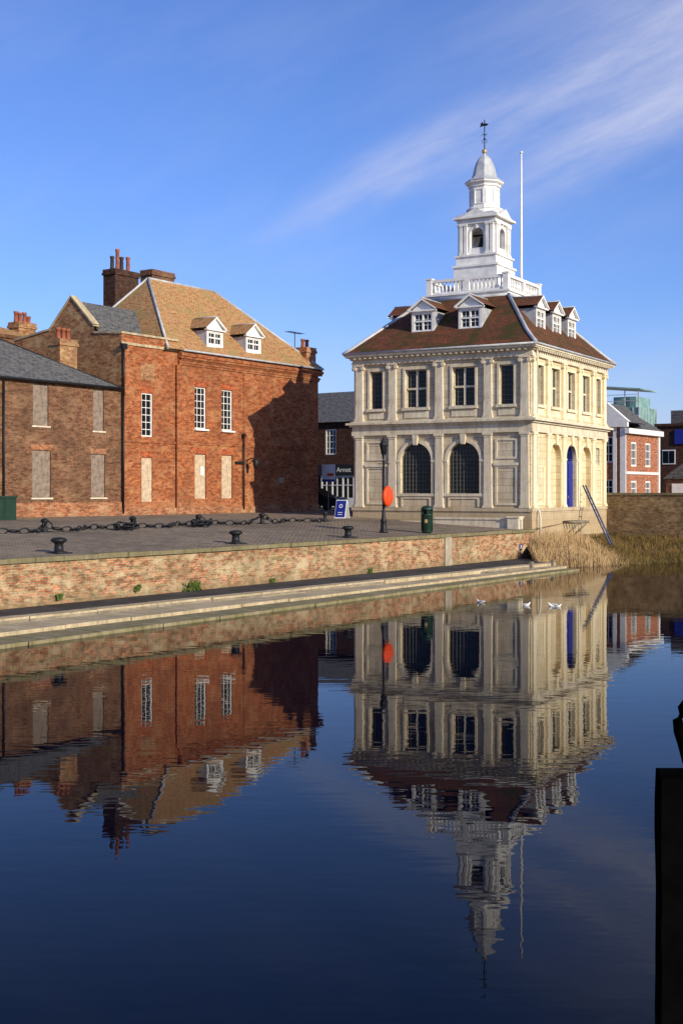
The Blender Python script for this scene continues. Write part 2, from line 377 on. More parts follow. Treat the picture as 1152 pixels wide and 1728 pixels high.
def pil_mesh(z0,z1,ionic,ped,mat='stone_trim'):
    g=G(); w=.23
    zb=z0
    if ped: 
        g.box(-w-.07,w+.07,-.2,.02,z0,z0+.1); g.box(-w-.04,w+.04,-.17,.02,z0+.1,z0+.42); g.box(-w-.07,w+.07,-.2,.02,z0+.42,z0+.5); zb=z0+.5
    g.box(-w-.06,w+.06,-.18,.02,zb,zb+.09); g.box(-w-.03,w+.03,-.15,.02,zb+.09,zb+.16)
    cap=.3 if ionic else .22
    g.rings([[(-w,-.12,zb+.16),(w,-.12,zb+.16),(w,.02,zb+.16),(-w,.02,zb+.16)],[(-w*.9,-.12,z1-cap),(w*.9,-.12,z1-cap),(w*.9,.02,z1-cap),(-w*.9,.02,z1-cap)]])
    if ionic:
        g.box(-w,w,-.13,.02,z1-cap,z1-.08)
        for sx in (-1,1):
            c=sx*(w+.01); n=10
            rs=[[(c+.1*math.cos(2*math.pi*k/n),y,z1-.19+.1*math.sin(2*math.pi*k/n)) for k in range(n)] for y in (-.2,.0)]
            g.rings(rs)
        g.box(-w-.07,w+.07,-.19,.02,z1-.08,z1-.002)
    else:
        g.box(-w*.95,w*.95,-.15,.02,z1-cap,z1-cap+.05); g.box(-w*.92,w*.92,-.125,.02,z1-cap+.05,z1-.12); g.box(-w-.05,w+.05,-.18,.02,z1-.12,z1-.002)
    return g.mesh('pilaster',[mat])
for a_ in ((2.8,6.72,False,False),(7.5,10.6,True,False)):
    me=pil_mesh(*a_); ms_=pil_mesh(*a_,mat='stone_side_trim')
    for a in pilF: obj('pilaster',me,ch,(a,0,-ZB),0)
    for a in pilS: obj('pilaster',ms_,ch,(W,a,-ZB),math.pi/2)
    for a in (.3,3.,5.9,8.8,11.5): obj('pilaster',me,ch,(0,a,-ZB),-math.pi/2)
def surround(g,c,w,z0,z1,t=.12,p=.05):
    g.box(c-w/2-t,c-w/2,-p,.01,z0,z1); g.box(c+w/2,c+w/2+t,-p,.01,z0,z1)
    g.box(c-w/2-t,c+w/2+t,-p-.003,.01,z1,z1+t); g.box(c-w/2-t-.05,c+w/2+t+.05,-p-.08,.01,z0-.14,z0)
    g.box(c-w/2-.05,c+w/2+.05,-.035,.01,7.62,z0-.2)
for T,wl,tm in ((TF,winF,'stone_trim'),(TR,winS,'stone_side_trim')):
    for c,w in wl:
        g=G(T); surround(g,c,w,ZU0,ZU1); part(g,'window_surround',ch,tm,ZB)
    arches=[(3.75,.92),(6.55,.92)] if T is TF else [(3.47,.85),(5.9,.8),(8.33,.85)]
    for c,r in arches:
        g=G(T)
        zs=6.25-r; g.arc(c,zs,r,r+.17,-.06,.01)
        zb=3.55 if T is TF else 2.8
        g.box(c-r-.17,c-r,-.06,.01,zb,zs-.1); g.box(c+r,c+r+.17,-.06,.01,zb,zs-.1)
        g.box(c-r-.22,c-r+.0,-.1,.01,zs-.1,zs); g.box(c+r-.0,c+r+.22,-.1,.01,zs-.1,zs)
        g.prism([(c-.1,6.15),(c+.1,6.15),(c+.17,6.7),(c-.17,6.7)],-.16,.01)
        if T is TF:
            g.box(c-1.2,c+1.2,-.09,.01,3.4,3.55)
            g.box(c-.9,c-.8,-.05,.01,2.85,3.35); g.box(c+.8,c+.9,-.05,.01,2.85,3.35); g.box(c-.8,c+.8,-.05,.01,3.27,3.35)
        part(g,'arch_surround',ch,tm,ZB)
    for c in ((1.33,8.97) if T is TF else (1.3,10.5)):
        hw=.5 if T is TF else .4
        g=G(T)
        for z0,z1 in (((2.95,5.0),(5.35,6.4)) if T is TF else ((2.95,5.0),)):
            for b in ((c-hw-.12,c-hw,z0,z1),(c+hw,c+hw+.12,z0,z1)): g.box(b[0],b[1],-.05,.01,b[2],b[3])
            g.box(c-hw,c+hw,-.05,.01,z0,z0+.1); g.box(c-hw,c+hw,-.05,.01,z1-.1,z1)
        if T is TF: g.box(c-hw-.2,c+hw+.2,-.1,.01,5.0,5.15)
        part(g,'wall_panel',ch,tm,ZB)
wm={.8:win_mesh(.8,2.06,4,8,.04,.016,None,('stone_trim','pane','leadbar')),
    1.3:win_mesh(1.3,2.06,6,8,.05,.016,.11,('stone_trim','pane','leadbar'),transom=.5),
    1.2:win_mesh(1.2,2.06,6,8,.05,.016,.11,('stone_trim','pane','leadbar'),transom=.5)}
for c,w in winF: obj('window',wm[w],ch,(c,.18,ZU0-ZB))
for c,w in winS: obj('window',wm[w],ch,(W-.18,c,ZU0-ZB),math.pi/2)
am=win_mesh(1.84,2.7,9,12,.04,.018,None,('leadbar','pane'),arch=True)
for c in (3.75,6.55): obj('window',am,ch,(c,.2,3.55-ZB),0,'tall dark round arched window with iron grid')
obj('window',win_mesh(.6,1.,3,3,.05,.02),ch,(W-.15,10.5,5.2-ZB),math.pi/2)
g=G(TR); g.box(5.12,6.68,.17,.24,2.3,5.35)
for a in (5.2,5.98):
    for z0,z1 in ((2.45,3.3),(3.4,4.3),(4.4,5.2)): g.box(a,a+.64,.14,.168,z0,z1)
door=part(g,'door',ch,'blue',ZB,'tall deep blue double door')
g=G(TR); g.box(5.84,5.88,.1,.14,3.3,3.42); part(g,'handle',door,'gold',0)
fl=win_mesh(1.58,.84,6,2,.05,.02,None,('blue','pane'),arch=True); obj('fanlight',fl,ch,(W-.17,5.9,5.4-ZB),math.pi/2)
def rect(cx,cy,hx,hy,z): return [(cx-hx,cy-hy,z),(cx+hx,cy-hy,z),(cx+hx,cy+hy,z),(cx-hx,cy+hy,z)]
cx,cy=W/2,L/2
g=G(); RG=[rect(cx,cy,cx+.5,cy+.5,11.205),rect(cx,cy,cx+.15,cy+.15,11.5),rect(cx,cy,cx-.35,cy-.35,11.98),rect(cx,cy,2.55,2.55,14.4)]
g.rings(RG,cap=False); roof=part(g,'roof',ch,'tile_ch',ZB,'steep mossy red brown tiled hipped roof')
g=G()
for i in range(4): g.tube([RG[k][i] for k in range(4)],.11,6)
for k in range(4):
    a,b=RG[3][k],RG[3][(k+1)%4]; g.tube([a,b],.1,6)
    a,b=RG[0][k],RG[0][(k+1)%4]; g.tube([a,b],.055,6)
part(g,'hip_flashing',ch,'lead',ZB)
def dormer(parent,loc,rz,back,zb,w=1.35,h=1.1,gab=.55,rmat='tile_ch',cols=4,rows=3,lab=None,cheek='lead',split=True):
    g=G(); hw=w/2
    g.m=0
    g.wall(-hw,hw,-.25,h,[(-hw+.14,hw-.14,.05,h-.1)],.1)
    g.m=1
    g.poly([(-hw,0,-.3),(-hw,back,-.3),(-hw,back,h),(-hw,0,h)]); g.poly([(hw,0,-.3),(hw,back,-.3),(hw,back,h),(hw,0,h)])
    g.m=0
    g.prism([(-hw-.12,h),(hw+.12,h),(hw+.12,h+.08),(-hw-.12,h+.08)],-.14,.1)
    g.poly([(-hw,-.0,h+.08),(hw,-.0,h+.08),(0,-.0,h+.1+gab)])
    o=.2
    for sx in (-1,1):
        g.poly([(sx*(hw+o),-.16,h+.04),(sx*(hw+o),-.16,h+.13),(0,-.16,h+gab+.23),(0,-.16,h+gab+.12)])
        g.poly([(sx*(hw+o),-.16,h+.04),(0,-.16,h+gab+.12),(0,0,h+gab+.12),(sx*(hw+o),0,h+.04)])
    g.m=2
    for sx in (-1,1):
        g.poly([(sx*(hw+o),-.16,h+.132),(sx*(hw+o),back,h+.132),(0,back+.6,h+gab+.232),(0,-.16,h+gab+.232)])
    g.m=1
    g.tube([(0,-.18,h+gab+.24),(0,back+.5,h+gab+.24)],.04,5)
    d=obj('dormer',g.mesh('dormer',['white_weather',cheek,rmat]),parent,loc,rz,lab)
    wmesh=win_mesh(w-.28,h-.15,cols,rows,.06,.024,.08 if split else None)
    obj('window',wmesh,d,(0,.04,.05),0)
    return d
for c in (3.75,6.55): dormer(ch,(c,.8,12.33-ZB),0,2.0,0,gab=.5)
for c in (3.47,5.9,8.33): dormer(ch,(W-.8,c,12.38-ZB),math.pi/2,1.6,0,gab=.5)
for c in (3.47,8.33): dormer(ch,(.8,L-c,12.38-ZB),-math.pi/2,1.6,0,gab=.5)
g=G(); g.box(cx-2.5,cx+2.5,cy-2.5,cy+2.5,14.3,14.62); g.box(cx-2.6,cx+2.6,cy-2.6,cy+2.6,14.62,14.72); part(g,'platform',ch,'white_weather',ZB)
g=G(); h=2.32
for T in (lambda a,d,z:(cx+a,cy-h+d,z),lambda a,d,z:(cx+h-d,cy+a,z),lambda a,d,z:(cx-a,cy+h-d,z),lambda a,d,z:(cx-h+d,cy-a,z)):
    g.T=T
    g.box(-h+.16,h-.16,-.09,.09,14.722,14.85); g.box(-h+.16,h-.16,-.12,.12,15.42,15.58)
    g.box(-h-.16,-h+.16,-.16,.16,14.722,15.6); g.box(-h-.2,-h+.2,-.2,.2,15.6,15.68)
    g.box(-.14,.14,-.13,.13,14.85,15.42)
    for i in range(18):
        a=-h+.3+(2*h-.6)*i/17
        if abs(a)<.16: continue
        g.lathe(a,0,[(.05,14.85),(.03,14.92),(.065,15.05),(.03,15.25),(.045,15.42)],6)
part(g,'balustrade',ch,'white_weather',ZB,'white painted timber balustrade around roof platform')
lan=obj('lantern_tower',None,ch,(cx,cy,14.6-ZB),0,'white painted open arched lantern tower with bell dome')
def lp(g,name,mat,lab=None): return obj(name,g.mesh(name,mat),lan,(0,0,-14.6),0,lab)
g=G(); g.box(-1.32,1.32,-1.32,1.32,14.73,16.35); g.box(-1.4,1.4,-1.4,1.4,16.35,16.47); g.box(-1.22,1.22,-1.22,1.22,16.47,16.95); g.box(-1.3,1.3,-1.3,1.3,16.95,17.05); lp(g,'tower_base',['white_weather'])
g=G(); a=1.05
Ts=[lambda x,d,z:(x,-a+d,z),lambda x,d,z:(a-d,x,z),lambda x,d,z:(-x,a-d,z),lambda x,d,z:(-a+d,-x,z)]
for T in Ts:
    g.T=T; g.wall(-a,a,17.05,18.95,[(-.4,.4,17.2,18.6,True)],.22)
    g.arc(0,18.2,.4,.5,-.05,.01); g.box(-.5,-.4,-.05,.01,17.2,18.2); g.box(.4,.5,-.05,.01,17.2,18.2)
    g.box(-.06,.06,-.09,.01,18.55,18.8)
    for x in (-.93,.93,-.66,.66):
        g.box(x-.09,x+.09,-.14,.01,17.2,18.7); g.box(x-.12,x+.12,-.17,.01,17.05,17.2); g.box(x-.12,x+.12,-.17,.01,18.7,18.82)
    g.box(-.5,.5,-.02,.2,17.06,17.45)
lp(g,'belfry',['white_weather'])
g=G(); g.box(-1.18,1.18,-1.18,1.18,18.82,18.98); g.box(-1.14,1.14,-1.14,1.14,18.98,19.1); g.box(-1.36,1.36,-1.36,1.36,19.1,19.22)
for T in Ts:
    g.T=T; g.prism([(-.85,19.22),(.85,19.22),(0,19.66)],-.28,.6)
lp(g,'entablature',['white_weather'])
g=G(); g.rings([rect(0,0,1.33,1.33,19.225),rect(0,0,.9,.9,19.5)],cap=False); lp(g,'lead_roof',['lead'])
g=G(); g.lathe(0,0,[(.25,18.2),(.3,17.9),(.42,17.6),(.45,17.5)],12); g.box(-.7,.7,-.04,.04,18.3,18.4); lp(g,'bell',['black'])
g=G(); r8=R(22.5)
g.lathe(0,0,[(1.0,19.3),(1.0,19.72),(1.06,19.72),(1.06,19.8),(.86,19.86),(.86,21.0),(.94,21.02),(.94,21.12),(1.1,21.24),(1.1,21.34)],8,r8,False)
for i in range(8):
    t=math.pi/4*i; c,s_=math.cos(t),math.sin(t)
    g.T=lambda x,d,z,c=c,s_=s_:( (.80-d)*c - x*s_, (.80-d)*s_ + x*c, z)
    for xx in (-.27,.23): g.box(xx,xx+.04,-.03,.02,20.0,20.85)
    g.box(-.23,.23,-.03,.02,20.0,20.05); g.box(-.23,.23,-.03,.02,20.8,20.85)
g.T=lambda x,y,z:(x,y,z)
lp(g,'octagonal_stage',['white_weather'])
g=G(); g.lathe(0,0,[(1.14,21.34),(1.12,21.38),(.86,21.5),(.72,21.66),(.66,21.85),(.6,22.15),(.5,22.45),(.36,22.7),(.2,22.86),(.1,22.94),(.08,23.02)],8,r8,False); lp(g,'dome',['lead'],'bell shaped lead covered dome')
g=G(); g.lathe(0,0,[(.02,22.98),(.12,23.03),(.155,23.13),(.12,23.24),(.02,23.29)],12); lp(g,'finial_ball',['gold'])
g=G(); g.tube([(0,0,23.25),(0,0,24.95)],.028,6); g.lathe(0,0,[(.01,23.75),(.07,23.85),(.01,23.95)],8)
for t in (0,math.pi/2): 
    c,s_=math.cos(t),math.sin(t); g.tube([(-.2*c,-.2*s_,24.1),(.2*c,.2*s_,24.1)],.016,5)
g.tube([(-.11,0,23.6),(-.14,0,23.75),(0,0,23.9)],.016,5); g.tube([(.11,0,23.6),(.14,0,23.75),(0,0,23.9)],.016,5)
g.prism([(-.28,24.57),(-.1,24.61),(.1,24.59),(.25,24.66),(.1,24.74),(-.05,24.73),(-.16,24.87),(-.18,24.75),(-.3,24.8),(-.23,24.7)],-.02,.02)
lp(g,'weather_vane',['black'],'black iron weather vane')
g=G(); g.lathe(cx+1.6,cy+1.6,[(.09,14.72),(.08,18),(.055,22),(.045,23.15)],8); g.lathe(cx+1.6,cy+1.6,[(.02,23.15),(.1,23.2),(.1,23.27),(.02,23.32)],8)
part(g,'flagpole',ch,'white',ZB,'slender white flagpole')
g=G(); g.tube([(W+.2,.35,10.9),(W+.18,.35,10.5),(W+.1,.6,10.2),(W+.1,.6,2.9),(W+.25,.55,2.6),(W+.32,.5,2.3),(W+.32,.5,1.1)],.06,7)
part(g,'drainpipe',ch,'pipe',ZB)
g=G(); g.box(5.2,W-.15,-1.15,-.85,-.4,.32); g.box(5.15,W-.1,-1.2,-.8,.32,.42); g.box(W-.75,W-.15,-1.3,-.7,-.4,.42); g.box(W-.8,W-.1,-1.35,-.65,.425,.5)
g.box(-.2,5.3,-.95,-.5,-.1,.2)
solo(g,'low_stone_wall','stone_trim','low pale stone kerb wall along the front of the custom house','wall',(CH0.x,CH0.y,1.9),ch.rotation_euler[2])
# ================================================================== BRICK HOUSE (main)
B0=PW(24.5,19.3); ZG=2.4
bh=thing('brick_house',(B0[0],B0[1],ZG),RE,'orange brick house with tiled hipped roof and partly boarded windows','house')
BL=17.8; BD=8.4
w2=[(6.25,1.0),(8.62,1.0)]
g=G()
ops=[(1.95-.425,1.95+.425,6.64,9.0),(1.95-.425,1.95+.425,3.1,5.5)]
g.wall(0,4.4,1.9,12.05,ops,.14)
ops=[]
for c,w in w2: ops+=[(c-w/2,c+w/2,7.23,9.62),(c-w/2,c+w/2,3.25,5.8)]
g.wall(4.4,BL,1.9,11.55,ops,.24,-.1)
g.poly([(4.4,-.1,1.9),(4.4,0,1.9),(4.4,0,11.7),(4.4,-.1,11.7)])
g.T=lambda a,d,z:(BL-d,a,z); g.wall(-.1,BD,1.9,11.55,[])
g.T=lambda a,d,z:(BL-a,BD-d,z); g.wall(0,BL,1.9,11.55,[])
part(g,'wall',bh,'brick_main',ZG,'weathered orange red brick facade')
def lintel(parent,c,w,z,d,h_=.3,mat='brick_lintel'):
    g=G(); g.prism([(c-w/2-.02,z+.002),(c+w/2+.02,z+.002),(c+w/2+.14,z+h_),(c-w/2-.14,z+h_)],d-.012,d+.02); part(g,'window_lintel',parent,mat,ZG)
for z in (9.0,5.5): lintel(bh,1.95,.85,z,0)
for c,w in w2:
    for z in (9.62,5.8): lintel(bh,c,w,z,-.1)
g=G(); g.box(1.45,2.5,-.012,.01,9.7,10.6); part(g,'brick_patch',bh,'brick_gable',ZG,'square patch of paler infill brick')
g=G(lambda a,d,z:(d,a,z))
g.poly([(0,0,1.9),(BD,0,1.9),(BD,0,12.2),(5.5,0,12.6),(3.8,0,14.3),(2.05,0,12.6),(2.05,0,12.2),(0,0,12.05)])
g.poly([(0,.35,10),(BD,.35,10),(BD,.35,12.2),(5.5,.35,12.6),(3.8,.35,14.3),(2.05,.35,12.6),(2.05,.35,12.2),(0,.35,12.05)])
part(g,'gable_wall',bh,'brick_gable',ZG,'pale patched brick gable end')
g=G(lambda a,d,z:(d,a,z))
def capseg(a0,z0,a1,z1,t=.11):
    g.poly([(a0,-.06,z0),(a1,-.06,z1),(a1,-.06,z1+t),(a0,-.06,z0+t)]); g.poly([(a0,-.06,z0+t),(a1,-.06,z1+t),(a1,.42,z1+t),(a0,.42,z0+t)])
    g.poly([(a0,.42,z0),(a1,.42,z1),(a1,.42,z1+t),(a0,.42,z0+t)]); g.poly([(a0,-.06,z0),(a1,-.06,z1),(a1,.42,z1),(a0,.42,z0)])
for q in ((0,12.05,2.05,12.2),(2.05,12.6,3.8,14.3),(3.8,14.3,5.5,12.6),(5.5,12.6,BD,12.2)): capseg(*q)
g.T=lambda x,y,z:(x,y,z)
g.box(-.06,4.4,-.08,.4,12.05,12.16)
g.box(-.03,4.4,-.07,-.003,11.48,11.62)
part(g,'coping',bh,'stone_ledge',ZG)
g=G(); g.box(-.02,4.38,-.06,-.002,6.3,6.42); g.box(4.42,BL+.03,-.16,-.1,6.45,6.6); g.box(4.42,BL+.02,-.14,-.1,6.32,6.45)
for z0,z1,o in ((10.75,10.87,.16),(10.87,11.0,.21),(11.12,11.25,.3),(11.25,11.42,.36),(11.42,11.55,.3)): g.box(4.38,BL+o-.1,-o,-.1+.003,z0,z1)
n=70
for i in range(n):
    x=4.5+(BL-4.6)*i/n; g.box(x,x+.09,-.26,-.1,11.0,11.12)
g.box(4.2,4.55,-.15,-.1,1.95,10.74); g.box(10.1,10.5,-.15,-.1,1.95,10.74)
part(g,'brick_cornice',bh,'brick_main',ZG,'brick string course and dentil cornice')
g=G(); g.box(-.05,4.3,-.1,-.003,1.9,2.75); g.box(4.3,BL,-.2,-.1,1.9,2.8); part(g,'plinth',bh,'brick_plinth',ZG)
e0=3.2
g=G()
ez=11.56
RX=BL+.12
A=[(e0,-.4,ez),(RX,-.4,ez),(RX,BD+.3,ez),(e0,BD+.3,ez)]; r1=(6.5,4.2,16.3); r2=(12.5,4.2,16.3)
def quadgrid(a,b,c,d,nu,nv,sg):    # gently uneven old roof plane
    a,b,c,d=map(Vector,(a,b,c,d)); nrm=(b-a).cross(d-a).normalized()
    if nrm.z<0: nrm=-nrm
    def pt(i,j):
        u,v=i/nu,j/nv; p=(a.lerp(b,u)).lerp(d.lerp(c,u),v)
        e=min(u,1-u,1-v,v)*4; e=min(e,1)
        return tuple(p+nrm*sg*e*(noise.noise(p*.5)*1.2-.5))
    for i in range(nu):
        for j in range(nv): g.poly([pt(i,j),pt(i+1,j),pt(i+1,j+1),pt(i,j+1)],False)
quadgrid(A[0],A[1],r2,r1,14,6,.09)
g.poly([A[1],A[2],r2]); g.poly([A[2],A[3],r1,r2]); g.poly([A[3],A[0],r1])
g.poly([(4.38,-.4,ez-.01),(RX,-.4,ez-.01),(RX,0,ez-.01),(4.38,0,ez-.01)])
part(g,'roof',bh,'tile_main',ZG,'pale orange clay tile hipped roof')
g=G()
for a,b in ((A[0],r1),(A[1],r2),(r1,r2),(A[3],r1)): g.tube([a,b],.08,6)
g.tube([(4.4,-.44,ez),(RX,-.44,ez)],.06,6)
part(g,'ridge_flashing',bh,'lead',ZG)
g=G()
g.poly([(.3,2.0,12.35),(5.4,2.0,12.35),(5.4,3.8,14.15),(.3,3.8,14.15)]); g.poly([(.3,5.6,12.35),(5.4,5.6,12.35),(5.4,3.8,14.15),(.3,3.8,14.15)])
g.poly([(.3,.3,11.9),(3.6,.3,11.9),(3.6,2.0,12.2),(.3,2.0,12.2)])
g.poly([(.3,2,12.2),(5,2,12.2),(5,2,12.35),(.3,2,12.35)])
part(g,'wing_roof',bh,'slate',ZG,'dark slate wing roof')
sw=win_mesh(.84,2.36,2,6,.07,.035,None); obj('window',sw,bh,(1.95,.06,6.64-ZG))
sw2=win_mesh(1.0,2.39,3,6,.075,.035,None,sill=True)
for c,w in w2: obj('window',sw2,bh,(c,.0,7.23-ZG),0,'white sash window')
obj('window',board_mesh(.84,2.4,'board'),bh,(1.95,.06,3.1-ZG),0,'boarded up window')
for c,w in w2: obj('window',board_mesh(1.0,2.55,'board'),bh,(c,.0,3.25-ZG),0,'boarded up window')
g=G(); g.box(6.35,6.62,-.02,-.001,4.6,5.1); part(g,'notice_board',bh,'white',ZG,'small white notice fixed on window board')
for c in (7.75,11.35):
    dormer(bh,(c,.1,12.15-ZG),0,1.1,0,1.45,.85,.6,'tile_main',4,2,'gabled dormer with white window',cheek='lead')
def chimney(parent,cx_,cy_,hx,hy,z0,z1,pots,mat,lab=None,zz=0):
    g=G(); g.box(cx_-hx,cx_+hx,cy_-hy,cy_+hy,z0,z1-.35); g.box(cx_-hx-.07,cx_+hx+.07,cy_-hy-.07,cy_+hy+.07,z1-.35,z1-.2); g.box(cx_-hx-.03,cx_+hx+.03,cy_-hy-.03,cy_+hy+.03,z1-.2,z1)
    c=obj('chimney',g.mesh('chimney',[mat]),parent,(0,0,-zz),0,lab)
    for (px_,py_,hh,pm) in pots:
        g=G(); g.lathe(0,0,[(.15,0),(.125,.1),(.11,hh-.15),(.145,hh-.12),(.14,hh),(.08,hh),(.07,hh-.2)],10)
        obj('chimney_pot',g.mesh('chimney_pot',[pm]),c,(cx_+px_,cy_+py_,z1))
    return c
chimney(bh,7.2,7.1,1.0,.5,11,17.1,[(-.75,0,.8,'pot_dark'),(-.3,0,1.3,'pot'),(.15,.1,.9,'pot_dark'),(.6,0,.95,'pot')],'brick_dark',lab='sooty dark brick chimney stack with clay pots',zz=ZG)
chimney(bh,9.9,6.6,1.0,.5,11,17.4,[],'brick_low',zz=ZG)
chimney(bh,17.25,.55,.5,.5,11.2,12.95,[(-.25,0,.55,'pot'),(.2,0,.55,'pot')],'brick_plinth',zz=ZG)
g=G(); g.tube([(.02,-.12,8.8),(.02,-.12,2.5)],.06,6); g.box(-.15,.2,-.25,-.06,11.2,11.5); g.tube([(.02,-.14,11.3),(.02,-.14,8.7)],.06,6)
part(g,'drainpipe',bh,'black',ZG)
g=G(); g.tube([(10.0,-.25,7.0),(10.0,-.25,2.6)],.05,6); g.box(9.9,10.1,-.33,-.18,6.9,7.1); part(g,'drainpipe',bh,'black',ZG)
g=G(); g.tube([(10.3,-.16,5.5),(10.3,-.6,5.65),(10.3,-.9,5.6)],.035,5); g.tube([(10.3,-.16,5.2),(10.3,-.5,5.35),(10.3,-.75,5.6)],.025,5); g.lathe(10.3,-.9,[(.05,5.6),(.2,5.5),(.14,5.1),(.05,5.02)],8)
g.box(9.3,10.2,-.2,-.15,5.3,5.45)
part(g,'wall_lantern',bh,'black',ZG,'black iron bracket lantern')
g=G(); g.box(13.6,14.1,-.13,-.103,4.2,4.55); part(g,'wall_notice',bh,'concrete',ZG)
g=G(); ax,ay=16.6,.9
g.tube([(ax,ay,11.8),(ax,ay,13.95)],.03,5)
for k in range(6): g.tube([(ax-.7+k*.28,ay-.28,13.9),(ax-.7+k*.28,ay+.28,13.9)],.016,4)
g.tube([(ax-.8,ay,13.9),(ax+.8,ay,13.9)],.02,4)
part(g,'television_aerial',bh,'black',ZG)
# ================================================================== LOW BROWN HOUSE
lo0=PW(10,19.3); lh=thing('brick_cottage',(lo0[0],lo0[1],ZG),RE,'lower brown brick cottage with slate roof and boarded windows','house')
g=G(); wins=[(8.9,1.0,6.9,2.05),(12.825,.75,6.8,2.15),(8.95,1.2,3.35,2.35),(12.8,1.0,3.35,2.25),(3.9,1.0,6.9,2.05),(3.9,1.0,3.35,2.35)]
ops=[(c-w/2,c+w/2,z,z+h_) for c,w,z,h_ in wins]
LL=14.44
g.wall(0,LL,1.9,9.1,ops,.14); g.T=lambda a,d,z:(d,a,z); g.wall(0,6,1.9,9.1,[])
part(g,'wall',lh,'brick_low',ZG)
g=G(); g.box(-.05,LL-.02,-.1,-.003,1.9,3.1); part(g,'plinth',lh,'brick_plinth',ZG,'pale patched brick plinth')
g=G(); A=[(-.3,-.25,9.1),(LL,-.25,9.1),(LL,6.2,9.1),(-.3,6.2,9.1)]; r1=(2.5,3.0,11.35); r2=(9,3.0,11.35)
g.poly([A[0],A[1],r2,r1]); g.poly([A[1],A[2],r2]); g.poly([A[2],A[3],r1,r2]); g.poly([A[3],A[0],r1]); part(g,'roof',lh,'slate',ZG)
g=G(); g.tube([A[0],A[1]],.07,6); g.tube([A[1],r2],.05,5); g.tube([r1,r2],.05,5); part(g,'gutter',lh,'black',ZG)
for c,w,z,h_ in wins:
    obj('window',board_mesh(w,h_,'board_grey'),lh,(c,.07,z-ZG),0,'boarded up window')
    g=G(); g.box(c-w/2-.1,c+w/2+.1,-.06,.04,z-.08,z-.003); part(g,'window_sill',lh,'stone_trim',ZG)
    if z<5: lintel(lh,c,w,z+h_,0,.28,'brick_plinth')
chimney(lh,12.1,1.9,.6,.45,9.3,11.6,[(-.3,0,.6,'pot'),(.05,0,.6,'pot'),(.38,0,.6,'pot')],'brick_gable',zz=ZG)
g=G(); g.tube([(6.5,-.12,9.0),(6.5,-.12,2.5)],.05,6); part(g,'drainpipe',lh,'black',ZG)
bb=PW(24.5-9,19.3+9.5); hb=thing('brick_house',(bb[0],bb[1],ZG),RE,'brick house rising behind the slate roofed cottage','house')
g=G(); g.box(0,12,0,6,1.9,12.5); g.box(-.1,12.1,-.1,.2,12.5,12.7); part(g,'wall',hb,'brick_low',ZG)
g=G(); g.rings([rect(6,3,6.1,3.1,12.7),rect(6,3,3.5,.1,13.8)]); part(g,'roof',hb,'tile_main',ZG)
chimney(hb,11.6,1.2,.65,.45,12,13.7,[(-.48,0,.65,'pot'),(-.17,0,.6,'pot'),(.17,0,.65,'pot'),(.48,0,.45,'pot')],'brick_gable',zz=ZG)
g=G(); g.box(-.7,.7,-.3,.3,0,1.0); g.prism([(-.75,1.0),(.75,1.0),(.72,1.1),(-.72,1.1)],-.35,.35); g.box(-.02,.02,-.32,-.3,.05,.95); g.box(-.6,-.08,-.315,-.301,.1,.9); g.box(.08,.6,-.315,-.301,.1,.9)
solo(g,'utility_cabinet','green','dark green metal utility cabinet beside the brick cottage','cabinet',P3(14.4,17.0,gz(17.0)),RE)
# ================================================================== SHOP
sx0,sy0=-6.0,96.0
sh=thing('shop_building',(sx0,sy0,ZG),RF,'dark brick shop with slate roof and black fascia sign','shop')
g=G(); ops=[(2.0,3.0,6.4,8.3),(5.8,6.8,6.4,8.3)]
g.wall(0,14,1.9,8.8,ops,.15); g.T=lambda a,d,z:(14-d,a,z); g.wall(0,8,1.9,8.8,[]); g.T=lambda a,d,z:(d,8-a,z); g.wall(0,8,1.9,8.8,[])
part(g,'wall',sh,'brick_dark',ZG)
g=G(); g.poly([(-.3,-.3,8.8),(14.3,-.3,8.8),(14.3,4,11.4),(-.3,4,11.4)]); g.poly([(-.3,8.3,8.8),(14.3,8.3,8.8),(14.3,4,11.4),(-.3,4,11.4)]); g.poly([(0,0,8.8),(0,8,8.8),(0,4,11.3)]); g.poly([(14,0,8.8),(14,8,8.8),(14,4,11.3)]); part(g,'roof',sh,'slate',ZG)
for x in (2.5,6.3): obj('window',win_mesh(1.,1.9,3,4,.1,.05),sh,(x,.06,6.4-ZG))
g=G(); g.box(4.9,9.5,-.2,-.003,4.85,5.65); part(g,'shop_fascia',sh,'black',ZG)
g=G()
for x in (5.5,6.45,7.4,8.35): g.box(x,x+.1,-.1,-.003,2.5,4.7)
g.box(5.5,8.5,-.102,-.003,4.7,4.84); g.box(5.5,8.5,-.102,-.003,2.5,3.2)
for x in (5.95,6.9,7.85): g.box(x,x+.05,-.08,-.003,3.2,4.7)
g.box(5.6,8.35,-.085,-.004,4.1,4.16)
part(g,'shopfront',sh,'white',ZG)
g=G(); g.box(5.55,8.4,-.03,-.002,3.2,4.7); part(g,'shop_window',sh,'pane',ZG)
lettering('ms',.5,sh,(6.15,-.215,5.1-ZG),'red'); lettering('Armst',.5,sh,(6.97,-.215,5.1-ZG),'white')
g=G(); g.box(-.45,.45,-.03,.03,1.9,3.05); g.m=1; g.box(-.1,.36,-.04,-.031,2.28,2.46); g.m=2; g.box(-.45,.45,-.04,-.031,1.9,2.06); g.m=3; g.box(-.04,.04,-.02,.02,0,1.9)
solo(g,'estate_board',['white','red','blue','timber'],'white sale board with red and blue bands on a post','sign',(-.85,82,2.4),RF+.35)
car=thing('parked_car',(-1.7,83.5,2.4),RF+.1,'dark hatchback car parked in front of the shop','car')
prof=[(-1.95,.3),(1.95,.3),(2.0,.6),(1.9,.85),(1.1,.95),(-1.7,.98),(-1.98,.85),(-2.0,.5)]
g=G(); g.prism(prof,-.83,.83); part(g,'body',car,'carpaint')
